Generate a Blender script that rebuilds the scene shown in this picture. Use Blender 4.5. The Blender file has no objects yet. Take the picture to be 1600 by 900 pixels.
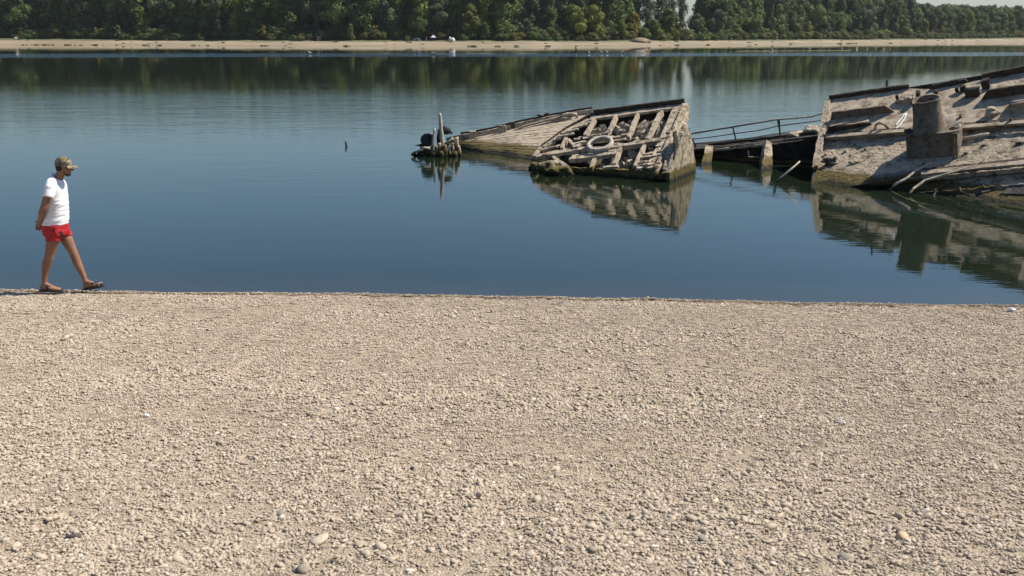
import bpy, bmesh, math, random
import numpy as np
from mathutils import Vector, Matrix, noise, Euler

scene = bpy.context.scene
col = scene.collection
R = math.radians
random.seed(7)
rng = np.random.default_rng(11)

# ------------------------------------------------------------------ camera
CAM_H = 3.7                      # metres above the water
F = 1555.6                       # 35 mm lens on a 36 mm sensor, in pixels of a 1600 px wide picture
PITCH = math.atan((450 - 58) / F)
cam = bpy.data.cameras.new('camera')
cam.sensor_width = 36.0
cam.lens = 35.0
cam.clip_start = 0.1
cam.clip_end = 20000
cam.dof.use_dof = True
cam.dof.focus_distance = 15.0
cam.dof.aperture_fstop = 5.6
cam_o = bpy.data.objects.new('camera', cam)
cam_o.location = (0, 0, CAM_H)
cam_o.rotation_euler = (math.pi / 2 - PITCH, 0, 0)
col.objects.link(cam_o)
scene.camera = cam_o

# ------------------------------------------------------------------ sky, sun, exposure
SUN_EL, SUN_AZ = 51.0, 76.0      # azimuth clockwise from +Y
world = bpy.data.worlds.new('World')
scene.world = world
world.use_nodes = True
wt = world.node_tree
sky = wt.nodes.new('ShaderNodeTexSky')
sky.sky_type = 'NISHITA'
sky.sun_disc = False
sky.sun_elevation = R(SUN_EL)
sky.sun_rotation = R(SUN_AZ)
sky.altitude = 50
sky.air_density = 1.3
sky.dust_density = 1.0
sky.ozone_density = 9.0
wt.links.new(sky.outputs[0], wt.nodes['Background'].inputs[0])
wt.nodes['Background'].inputs[1].default_value = 0.080
sun = bpy.data.lights.new('sun', 'SUN')
sun.energy = 5.0
sun.angle = R(0.53)
sun.color = (1.0, 0.925, 0.80)
sun_o = bpy.data.objects.new('sun', sun)
sd = Vector((math.sin(R(SUN_AZ)) * math.cos(R(SUN_EL)), math.cos(R(SUN_AZ)) * math.cos(R(SUN_EL)), math.sin(R(SUN_EL))))
sun_o.rotation_euler = sd.to_track_quat('Z', 'Y').to_euler()
sun_o.location = sd * 60
col.objects.link(sun_o)
vs = scene.view_settings
vs.view_transform = 'Standard'
vs.look = 'None'
vs.exposure = 0.62
vs.gamma = 1.0
vs.use_curve_mapping = False
scene.render.engine = 'CYCLES'
scene.cycles.use_denoising = True
scene.cycles.max_bounces = 8
scene.cycles.transparent_max_bounces = 8
scene.cycles.caustics_reflective = False
scene.cycles.caustics_refractive = False

# ------------------------------------------------------------------ measuring helpers (photo pixel -> point in the place)
CP, SP = math.cos(PITCH), math.sin(PITCH)
def ray(px, py):
    a, b = (px - 800) / F, (450 - py) / F
    d = Vector((a, CP + b * SP, -SP + b * CP))
    return d / d.y
def P(px, py, Y):
    return Vector((0, 0, CAM_H)) + ray(px, py) * Y
def Wt(px, py, z=0.0):                       # where the line of sight meets height z
    d = ray(px, py)
    return P(px, py, (z - CAM_H) / d.z)
def Rf(px, py, pyr):                         # from a point and its mirror image in the water
    Y = 2 * CAM_H / (-ray(px, py).z - ray(px, pyr).z)
    return P(px, py, Y)
class Pl:                                    # a plane in the place, with lookups
    def __init__(s, a, b, c):
        s.o = Vector(a)
        s.n = (Vector(b) - s.o).cross(Vector(c) - s.o).normalized()
        if s.n.z < 0: s.n = -s.n
    def at(s, px, py, h=0.0):
        d = ray(px, py); c0 = Vector((0, 0, CAM_H))
        t = ((s.o + s.n * h) - c0).dot(s.n) / d.dot(s.n)
        return c0 + d * t

# ------------------------------------------------------------------ object helpers
def link(o, parent=None):
    col.objects.link(o)
    if parent is not None:
        o.parent = parent
    return o
def tag(o, label=None, cat=None, group=None, kind=None):
    if label: o['label'] = label
    if cat: o['category'] = cat
    if group: o['group'] = group
    if kind: o['kind'] = kind
    return o
def empty(name, loc=(0, 0, 0), rz=0.0):
    o = bpy.data.objects.new(name, None)
    o.empty_display_size = 0.2
    o.location = loc
    o.rotation_euler = (0, 0, rz)
    return link(o)
def obj(name, me, m=None, parent=None, world_coords=True):
    if isinstance(me, bmesh.types.BMesh):
        bm = me
        me = bpy.data.meshes.new(name)
        bm.to_mesh(me); bm.free()
    if m is not None and not me.materials:
        me.materials.append(m)
    o = bpy.data.objects.new(name, me)
    link(o, parent)
    if parent is not None and world_coords:      # mesh data given in world space
        pm = Matrix.LocRotScale(parent.location, parent.rotation_euler, parent.scale)
        if parent.parent is not None:
            g = parent.parent
            pm = Matrix.LocRotScale(g.location, g.rotation_euler, g.scale) @ parent.matrix_parent_inverse @ pm
        o.matrix_parent_inverse = pm.inverted()
    return o
def smooth(me_or_o, on=True):
    me = me_or_o.data if hasattr(me_or_o, 'data') else me_or_o
    me.polygons.foreach_set('use_smooth', [on] * len(me.polygons))
    return me_or_o

def bm_new(): return bmesh.new()
def frame(d, up=Vector((0, 0, 1))):
    d = d.normalized()
    s = d.cross(up)
    if s.length < 1e-4: s = d.cross(Vector((1, 0, 0)))
    s.normalize()
    u = s.cross(d).normalized()
    return d, s, u
def beam(bm, p, q, w, h, up=Vector((0, 0, 1)), h2=None, w2=None):
    """a bar from p to q, w wide, h thick along `up`, centred on the line"""
    p, q = Vector(p), Vector(q)
    d, s, u = frame(q - p, up)
    h2 = h if h2 is None else h2; w2 = w if w2 is None else w2
    vs_ = []
    for c, ww, hh in ((p, w, h), (q, w2, h2)):
        for a, b in ((-1, -1), (1, -1), (1, 1), (-1, 1)):
            vs_.append(bm.verts.new(c + s * a * ww / 2 + u * b * hh / 2))
    for f in ((0, 1, 2, 3), (7, 6, 5, 4), (0, 4, 5, 1), (1, 5, 6, 2), (2, 6, 7, 3), (3, 7, 4, 0)):
        bm.faces.new([vs_[i] for i in f])
    return bm
def prism(bm, pts, ext):
    ext = Vector(ext)
    a = [bm.verts.new(Vector(p)) for p in pts]
    b = [bm.verts.new(Vector(p) + ext) for p in pts]
    n = len(pts)
    bm.faces.new(a[::-1]); bm.faces.new(b)
    for i in range(n):
        bm.faces.new((a[i], a[(i + 1) % n], b[(i + 1) % n], b[i]))
    bmesh.ops.recalc_face_normals(bm, faces=bm.faces[:])
    return bm
def tube(bm, pts, radii, n=8, cap=True):
    pts = [Vector(p) for p in pts]
    if not hasattr(radii, '__len__'): radii = [radii] * len(pts)
    rings = []
    up = Vector((0.13, 0.21, 0.97)).normalized()
    for i, p in enumerate(pts):
        t = (pts[min(i + 1, len(pts) - 1)] - pts[max(i - 1, 0)])
        d, s, u = frame(t, up)
        rings.append([bm.verts.new(p + (s * math.cos(2 * math.pi * k / n) + u * math.sin(2 * math.pi * k / n)) * radii[i]) for k in range(n)])
    for i in range(len(rings) - 1):
        for k in range(n):
            bm.faces.new((rings[i][k], rings[i][(k + 1) % n], rings[i + 1][(k + 1) % n], rings[i + 1][k]))
    if cap:
        bm.faces.new(rings[0][::-1]); bm.faces.new(rings[-1])
    return bm
def capsule(bm, p, q, r1, r2, n=14, m=5):
    p, q = Vector(p), Vector(q)
    d, s, u = frame(q - p, Vector((0.13, 0.21, 0.97)))
    prof = []
    for i in range(m + 1):
        a = -math.pi / 2 + math.pi / 2 * i / m
        prof.append((p + d * math.sin(a) * r1, max(math.cos(a) * r1, 1e-4)))
    for i in range(m + 1):
        a = math.pi / 2 * i / m
        prof.append((q + d * math.sin(a) * r2, max(math.cos(a) * r2, 1e-4)))
    rings = [[bm.verts.new(c + (s * math.cos(2 * math.pi * k / n) + u * math.sin(2 * math.pi * k / n)) * r) for k in range(n)] for c, r in prof]
    for i in range(len(rings) - 1):
        for k in range(n):
            bm.faces.new((rings[i][k], rings[i][(k + 1) % n], rings[i + 1][(k + 1) % n], rings[i + 1][k]))
    bm.faces.new(rings[0][::-1]); bm.faces.new(rings[-1])
    return bm
def ellipsoid(bm, c, r, rot=(0, 0, 0), sub=3):
    g = bmesh.ops.create_icosphere(bm, subdivisions=sub, radius=1.0)
    M = Matrix.Translation(Vector(c)) @ Euler(rot).to_matrix().to_4x4() @ Matrix.Diagonal((*r, 1))
    bmesh.ops.transform(bm, matrix=M, verts=g['verts'])
    return g['verts']
def loft(bm, rings, cap=True):
    rv = [[bm.verts.new(Vector(p)) for p in r] for r in rings]
    n = len(rv[0])
    for i in range(len(rv) - 1):
        for k in range(n):
            bm.faces.new((rv[i][k], rv[i][(k + 1) % n], rv[i + 1][(k + 1) % n], rv[i + 1][k]))
    if cap:
        bm.faces.new(rv[0][::-1]); bm.faces.new(rv[-1])
    bmesh.ops.recalc_face_normals(bm, faces=bm.faces[:])
    return bm
def lump(bm, c, r, seed=0, amp=0.25, sub=2, rot=None):
    """an angular stone"""
    g = bmesh.ops.create_icosphere(bm, subdivisions=sub, radius=1.0)
    off = Vector((seed * 3.7, seed * 1.3, seed * 2.1))
    rot = rot or (random.uniform(0, 3), random.uniform(0, 3), random.uniform(0, 3))
    M = Euler(rot).to_matrix()
    for v in g['verts']:
        k = 1 + amp * noise.noise(v.co * 1.1 + off) * 1.6
        v.co = Vector(c) + Vector([a * b for a, b in zip(M @ (v.co * k), r)])
    return g['verts']
def rough(bm, seg=0.12, amp=0.02, freq=4.0, maxcut=10, seed=0.0, passes=6):
    """cut long edges and push the vertices about, so worn metal and timber are not knife-straight"""
    for _ in range(passes):
        long = [e for e in bm.edges if e.calc_length() > seg]
        if not long: break
        bmesh.ops.subdivide_edges(bm, edges=long, cuts=1, use_grid_fill=True)
        if len(bm.verts) > 30000: break
    bmesh.ops.triangulate(bm, faces=[f for f in bm.faces if len(f.verts) > 4])
    o = Vector((seed, seed * 0.7, -seed))
    for v in bm.verts:
        n_ = noise.noise_vector(v.co * freq + o) + noise.noise_vector(v.co * freq * 2.7 + o) * 0.6
        v.co += n_ * amp
    return bm

# ------------------------------------------------------------------ materials
def new_mat(name):
    m = bpy.data.materials.new(name)
    m.use_nodes = True
    nt = m.node_tree
    b = nt.nodes['Principled BSDF']
    return m, nt, b
def N(nt, t, **kw):
    n = nt.nodes.new(t)
    for k, v in kw.items():
        if k in n.inputs: n.inputs[k].default_value = v
        else: setattr(n, k, v)
    return n
def noise_tex(nt, vec, scale, detail=6.0, rough_=0.6, dist=0.0):
    n = N(nt, 'ShaderNodeTexNoise')
    n.inputs['Scale'].default_value = scale
    n.inputs['Detail'].default_value = detail
    n.inputs['Roughness'].default_value = rough_
    n.inputs['Distortion'].default_value = dist
    if vec is not None: nt.links.new(vec, n.inputs['Vector'])
    return n
def ramp(nt, fac, stops, interp='LINEAR'):
    r = N(nt, 'ShaderNodeValToRGB')
    r.color_ramp.interpolation = interp
    el = r.color_ramp.elements
    while len(el) < len(stops): el.new(0.5)
    for e, (p, c) in zip(el, stops):
        e.position = p
        e.color = (*c, 1) if len(c) == 3 else c
    nt.links.new(fac, r.inputs[0])
    return r
def mixc(nt, fac, a, b, mode='MIX'):
    m = N(nt, 'ShaderNodeMix', data_type='RGBA', blend_type=mode)
    L = nt.links
    if isinstance(fac, float): m.inputs[0].default_value = fac
    else: L.new(fac, m.inputs[0])
    for i, s in ((6, a), (7, b)):
        if isinstance(s, tuple): m.inputs[i].default_value = (*s, 1)
        else: L.new(s, m.inputs[i])
    return m.outputs[2]
def math_n(nt, op, a, b=None, clamp=False):
    m = N(nt, 'ShaderNodeMath', operation=op, use_clamp=clamp)
    for i, s in ((0, a), (1, b)):
        if s is None: continue
        if isinstance(s, (int, float)): m.inputs[i].default_value = s
        else: nt.links.new(s, m.inputs[i])
    return m.outputs[0]
def vmath(nt, op, a, b):
    m = N(nt, 'ShaderNodeVectorMath', operation=op)
    nt.links.new(a, m.inputs[0])
    m.inputs[1].default_value = b
    return m.outputs[0]
def bump(nt, b, height, strength=0.5, distance=0.02):
    n = N(nt, 'ShaderNodeBump')
    n.inputs['Strength'].default_value = strength
    n.inputs['Distance'].default_value = distance
    nt.links.new(height, n.inputs['Height'])
    nt.links.new(n.outputs[0], b.inputs['Normal'])
    return n

def weathered(name, base, dark, rust=None, algae=0.0, scale=5.0, rgh=0.9, bstr=0.6, bdist=0.03, spots=0.5, stretch=None):
    """silt-coated metal, timber or concrete; `algae` is the height of the slimy band above the river"""
    m, nt, b = new_mat(name)
    geo = N(nt, 'ShaderNodeNewGeometry')
    pos = geo.outputs['Position']
    if stretch: pos = vmath(nt, 'MULTIPLY', pos, stretch)
    n1 = noise_tex(nt, pos, scale, 8, 0.65)
    n2 = noise_tex(nt, pos, scale * 4.3, 6, 0.7)
    n3 = noise_tex(nt, pos, scale * 0.35, 4, 0.55)
    light = tuple(min(1, c * 1.22) for c in base)
    c = ramp(nt, n1.outputs[0], [(0.37, dark), (0.50, base), (0.72, light)]).outputs[0]
    sp = ramp(nt, n2.outputs[0], [(0.34, (1, 1, 1)), (0.44, (0, 0, 0))]).outputs[0]
    c = mixc(nt, math_n(nt, 'MULTIPLY', sp, spots), c, tuple(x * 0.45 for x in dark))
    if rust:
        rm = ramp(nt, n3.outputs[0], [(0.52, (0, 0, 0)), (0.68, (1, 1, 1))]).outputs[0]
        c = mixc(nt, math_n(nt, 'MULTIPLY', rm, 0.75), c, rust)
    if algae:
        z = N(nt, 'ShaderNodeSeparateXYZ')
        nt.links.new(geo.outputs['Position'], z.inputs[0])
        edge = noise_tex(nt, geo.outputs['Position'], 2.2, 5, 0.6)
        zz = math_n(nt, 'ADD', z.outputs[2], math_n(nt, 'MULTIPLY', edge.outputs[0], -0.22))
        zz = math_n(nt, 'DIVIDE', math_n(nt, 'ADD', zz, 0.11), algae)
        am = ramp(nt, zz, [(0.72, (1, 1, 1)), (1.0, (0, 0, 0))]).outputs[0]
        ac = ramp(nt, n2.outputs[0], [(0.35, (0.035, 0.028, 0.010)), (0.5, (0.105, 0.080, 0.026)), (0.68, (0.19, 0.145, 0.05))]).outputs[0]
        c = mixc(nt, am, c, ac)
        wet = ramp(nt, zz, [(0.1, (1, 1, 1)), (0.35, (0, 0, 0))]).outputs[0]
        c = mixc(nt, wet, c, (0.022, 0.02, 0.012))
    nt.links.new(c, b.inputs['Base Color'])
    b.inputs['Roughness'].default_value = rgh
    b.inputs['Specular IOR Level'].default_value = 0.25
    h = math_n(nt, 'ADD', n1.outputs[0], math_n(nt, 'MULTIPLY', n2.outputs[0], 0.6))
    bump(nt, b, h, bstr, bdist)
    return m
def plain(name, c, rgh=0.7, var=0.25, scale=20.0, bstr=0.15, bdist=0.004, spec=0.3, metal=0.0):
    m, nt, b = new_mat(name)
    tc = N(nt, 'ShaderNodeTexCoord')
    n1 = noise_tex(nt, tc.outputs['Object'], scale, 5, 0.6)
    c0 = tuple(x * (1 - var) for x in c); c1 = tuple(min(1, x * (1 + var)) for x in c)
    r = ramp(nt, n1.outputs[0], [(0.3, c0), (0.7, c1)])
    nt.links.new(r.outputs[0], b.inputs['Base Color'])
    b.inputs['Roughness'].default_value = rgh
    b.inputs['Specular IOR Level'].default_value = spec
    b.inputs['Metallic'].default_value = metal
    bump(nt, b, n1.outputs[0], bstr, bdist)
    return m

M = {}
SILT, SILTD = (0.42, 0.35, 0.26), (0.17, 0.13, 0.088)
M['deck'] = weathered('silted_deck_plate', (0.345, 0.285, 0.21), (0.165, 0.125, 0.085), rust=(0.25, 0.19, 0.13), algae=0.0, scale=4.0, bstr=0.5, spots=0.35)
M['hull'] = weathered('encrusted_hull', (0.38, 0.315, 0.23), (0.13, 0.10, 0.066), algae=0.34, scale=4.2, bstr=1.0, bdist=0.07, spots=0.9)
M['frame'] = weathered('silted_frame', (0.385, 0.318, 0.235), (0.15, 0.115, 0.078), algae=0.30, scale=5.0, bstr=0.7, spots=0.75)
M['plank'] = weathered('worn_timber', (0.39, 0.322, 0.24), (0.14, 0.11, 0.075), algae=0.24, scale=9.0, bstr=0.7, spots=0.6)
M['planking'] = weathered('weathered_hull_planking', (0.365, 0.30, 0.222), (0.17, 0.133, 0.09), algae=0.36, scale=3.0, bstr=0.6, spots=0.4, stretch=(0.6, 3.0, 8.0))
M['rust'] = weathered('dark_rusted_shaded_steel', (0.058, 0.047, 0.037), (0.022, 0.018, 0.015), rust=(0.10, 0.065, 0.042), algae=0.0, scale=8.0, bstr=0.5, spots=0.4)  # rusted steel; its dark base also paints shade on stringers and rim
M['darkhull'] = weathered('dark_shaded_hull', (0.045, 0.036, 0.028), (0.018, 0.015, 0.012), algae=0.12, scale=5.0, bstr=0.6, spots=0.5)  # near-black base paints the shade of the backlit, overhung hull side
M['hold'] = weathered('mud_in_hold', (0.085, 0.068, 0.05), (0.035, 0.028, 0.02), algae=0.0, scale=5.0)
M['funnel'] = weathered('grimy_funnel', (0.155, 0.13, 0.098), (0.07, 0.058, 0.044), rust=(0.16, 0.10, 0.065), algae=0.0, scale=7.0, bstr=0.4, bdist=0.015, spots=0.4)
M['stone'] = weathered('rubble_stone', (0.34, 0.285, 0.215), (0.15, 0.12, 0.085), algae=0.22, scale=7.0, bstr=0.5, spots=0.25)
M['wood'] = weathered('bleached_driftwood', (0.44, 0.37, 0.28), (0.22, 0.175, 0.125), algae=0.16, scale=12.0, bstr=0.4, spots=0.3)
M['pipe'] = weathered('silted_pipe', (0.36, 0.30, 0.22), (0.17, 0.13, 0.09), algae=0.16, scale=12.0, spots=0.4)
M['tyre'] = weathered('dusty_tyre_rubber', (0.42, 0.38, 0.32), (0.21, 0.185, 0.15), algae=0.0, scale=6.0, bstr=0.5, spots=0.4)
M['pile'] = weathered('pile_wood', (0.47, 0.39, 0.29), (0.24, 0.19, 0.13), algae=0.42, scale=14.0, bstr=0.6, spots=0.4)
M['black'] = weathered('blackened_iron', (0.03, 0.028, 0.027), (0.014, 0.013, 0.012), rust=(0.16, 0.135, 0.105), scale=6.0, rgh=0.7, spots=0.3)
M['white_rag'] = plain('white_cloth_strip', (0.8, 0.8, 0.8), 0.8, 0.06)

# ================================================================== SETTING: ground, river, far bank
CREST = [(-60, 15.6), (-14, 13.65), (-6.9, 13.28), (0, 12.93), (6.6, 12.47), (14, 11.95), (60, 8.7)]
def crest_y(x):
    for (a, b), (c, d) in zip(CREST, CREST[1:]):
        if x <= c: return b + (d - b) * (x - a) / (c - a)
    return CREST[-1][1]
crest_np = lambda x: np.interp(x, [c[0] for c in CREST], [c[1] for c in CREST])
def near_z(x, y):
    t = crest_y(x) - y
    if t > 0:
        z = 0.30 + 0.118 * t + 0.0013 * t * t
        z -= 0.06 * math.exp(-(t / 0.35) ** 2) * 0.3
        z += 0.024 * noise.noise(Vector((x * 0.35, y * 0.5, 1.7))) + 0.010 * noise.noise(Vector((x * 1.1, y * 1.3, 4.2)))
        z += 0.012 * noise.noise(Vector((x * 2.3, y * 0.8, 9.0)))
        if y < -2: z = min(z, 2.25 + 0.02 * (-2 - y))
        return z
    z = 0.30 - 0.09 * (-t) - 0.26 * max(0, -t - 0.12)
    z += 0.02 * noise.noise(Vector((x * 0.35, y * 0.5, 1.7))) + 0.02 * noise.noise(Vector((x * 1.1, y * 1.3, 4.2)))
    return max(z, -2.2)
BANKPX = [(-500, 69.8), (0, 70.2), (265, 71.2), (530, 72.4), (800, 72.8), (1000, 71.8), (1070, 70.8), (1335, 68.3), (1600, 65.8), (1900, 64.2), (2300, 63)]
BANK = [(Wt(px, py).x, Wt(px, py).y) for px, py in BANKPX]
BANK = [(-2500, BANK[0][1] + 60)] + BANK + [(2600, BANK[-1][1] + 700)]
bank_y = lambda x: float(np.interp(x, [b[0] for b in BANK], [b[1] for b in BANK]))
TOPPX = [(-500, 61.5), (0, 60.8), (265, 62.6), (530, 63.4), (800, 63.6), (1070, 63.2), (1335, 61.6), (1600, 59.2), (1900, 58.6)]
SANDW = 42.0
def top_z(x):                                    # height of the sand bank's upper edge
    y = bank_y(x) + SANDW
    px = 800 + F * x / (y * CP + 1.0)
    py = np.interp(px, [p for p, _ in TOPPX], [p for _, p in TOPPX])
    return CAM_H + ray(px, py).z * y
def far_z(x, off):                               # off: metres behind the water's edge
    t = top_z(x)
    if off < 0: return max(-2.2, off * 0.12)
    if off < SANDW:
        f = off / SANDW
        return t * (0.55 * f + 0.45 * f ** 2.2) + 0.10 * noise.noise(Vector((x * 0.05, off * 0.2, 3))) * min(1, f * 3)
    return t + 0.5 * min(1, (off - SANDW) / 10) + 0.3 * noise.noise(Vector((x * 0.02, off * 0.02, 8)))

def mat_ground_near():
    m, nt, b = new_mat('river_silt_and_grit')
    geo = N(nt, 'ShaderNodeNewGeometry'); pos = geo.outputs['Position']
    v = N(nt, 'ShaderNodeTexVoronoi'); v.inputs['Scale'].default_value = 85
    nt.links.new(pos, v.inputs['Vector'])
    n1 = noise_tex(nt, pos, 60, 6, 0.7); n2 = noise_tex(nt, pos, 0.55, 5, 0.6)
    c = ramp(nt, n1.outputs[0], [(0.3, (0.20, 0.155, 0.11)), (0.5, (0.33, 0.265, 0.19)), (0.72, (0.45, 0.37, 0.27))]).outputs[0]
    c = mixc(nt, math_n(nt, 'MULTIPLY', ramp(nt, n2.outputs[0], [(0.4, (0, 0, 0)), (0.7, (1, 1, 1))]).outputs[0], 0.35), c, (0.29, 0.245, 0.185))
    sep = N(nt, 'ShaderNodeSeparateXYZ'); nt.links.new(pos, sep.inputs[0])
    wet = ramp(nt, math_n(nt, 'ADD', sep.outputs[2], math_n(nt, 'MULTIPLY', n2.outputs[0], 0.1)), [(0.14, (1, 1, 1)), (0.24, (0, 0, 0))]).outputs[0]
    c = mixc(nt, wet, c, (0.10, 0.085, 0.055))
    nt.links.new(c, b.inputs['Base Color'])
    b.inputs['Roughness'].default_value = 0.95
    b.inputs['Specular IOR Level'].default_value = 0.15
    h = math_n(nt, 'SUBTRACT', math_n(nt, 'MULTIPLY', n1.outputs[0], 0.6), v.outputs['Distance'])
    bump(nt, b, h, 0.8, 0.012)
    return m
def mat_sand():
    m, nt, b = new_mat('far_bank_sand')
    geo = N(nt, 'ShaderNodeNewGeometry'); pos = geo.outputs['Position']
    n1 = noise_tex(nt, vmath(nt, 'MULTIPLY', pos, (0.02, 0.25, 1.2)), 1.0, 6, 0.65)
    n2 = noise_tex(nt, vmath(nt, 'MULTIPLY', pos, (0.09, 0.5, 2.0)), 1.0, 6, 0.7)
    c = ramp(nt, n1.outputs[0], [(0.40, (0.12, 0.092, 0.056)), (0.48, (0.205, 0.155, 0.098)), (0.58, (0.29, 0.225, 0.152))]).outputs[0]
    sep = N(nt, 'ShaderNodeSeparateXYZ'); nt.links.new(pos, sep.inputs[0])
    zz = math_n(nt, 'ADD', sep.outputs[2], math_n(nt, 'MULTIPLY', n2.outputs[0], 1.4))
    weed = ramp(nt, zz, [(0.20, (0, 0, 0)), (0.27, (1, 1, 1)), (0.34, (1, 1, 1)), (0.40, (0, 0, 0))]).outputs[0]
    spots = ramp(nt, n2.outputs[0], [(0.40, (0, 0, 0)), (0.52, (1, 1, 1))]).outputs[0]
    grass = math_n(nt, 'MULTIPLY', ramp(nt, sep.outputs[2], [(0.06, (0, 0, 0)), (0.12, (1, 1, 1)), (0.3, (1, 1, 1)), (0.6, (0, 0, 0))]).outputs[0], spots)
    c = mixc(nt, math_n(nt, 'MULTIPLY', grass, 0.8), c, (0.135, 0.135, 0.06))
    wet = ramp(nt, sep.outputs[2], [(0.0, (1, 1, 1)), (0.055, (1, 1, 1)), (0.10, (0, 0, 0))]).outputs[0]
    c = mixc(nt, math_n(nt, 'MULTIPLY', wet, 0.55), c, (0.20, 0.165, 0.11))
    nt.links.new(c, b.inputs['Base Color'])
    b.inputs['Roughness'].default_value = 0.95
    return m
def mat_scrubland():
    m, nt, b = new_mat('forest_floor')
    geo = N(nt, 'ShaderNodeNewGeometry')
    n1 = noise_tex(nt, geo.outputs['Position'], 0.15, 6, 0.65)
    c = ramp(nt, n1.outputs[0], [(0.35, (0.045, 0.055, 0.022)), (0.6, (0.11, 0.11, 0.045)), (0.8, (0.23, 0.18, 0.09))]).outputs[0]
    nt.links.new(c, b.inputs['Base Color']); b.inputs['Roughness'].default_value = 1.0
    return m

def build_ground():
    xs = list(np.arange(-14, 14.01, 0.25))
    step, x = 0.4, 14
    while x < 3000:
        x += step; step = min(step * 1.22, 120) if x > 420 else min(step * 1.18, 11)
        xs.append(x); xs.insert(0, -x)
    near = [-40, -25, -12, -6, -3, -1, 0, 1, 2] + list(np.arange(2.5, 15.01, 0.2)) + [15.6, 16.4, 17.5, 19, 22]
    river = [0.05, 0.15, 0.35, 0.6, 0.85, 0.97]
    far = [-6, -2, -0.6, 0, 0.6, 1.5, 3, 6, 10, 16, 20, 25, 30, 36, 42, 46, 54, 70, 110, 200, 320, 500, 900, 2400]
    verts, rows = [], len(near) + len(river) + len(far)
    for x in xs:
        sh = crest_y(x) - crest_y(0)
        for y in near:
            yy = y + (sh if y > 5 else sh * max(0, y) / 5)
            verts.append((x, yy, near_z(x, yy)))
        y0, y1 = near[-1] + sh, bank_y(x) - 6
        for t in river: verts.append((x, y0 + (y1 - y0) * t, -2.2))
        for o in far: verts.append((x, bank_y(x) + o, far_z(x, o)))
    faces, mi = [], []
    for i in range(len(xs) - 1):
        for j in range(rows - 1):
            a = i * rows + j
            faces.append((a, a + rows, a + rows + 1, a + 1))
            k = j - len(near) - len(river)
            mi.append(0 if k < -1 else (1 if k < far.index(36) else 2))
    me = bpy.data.meshes.new('ground')
    me.from_pydata(verts, [], faces)
    for m in (mat_ground_near(), mat_sand(), mat_scrubland()): me.materials.append(m)
    me.polygons.foreach_set('material_index', mi)
    smooth(me)
    o = link(bpy.data.objects.new('ground', me))
    return tag(o, kind='structure')
ground = build_ground()

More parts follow.
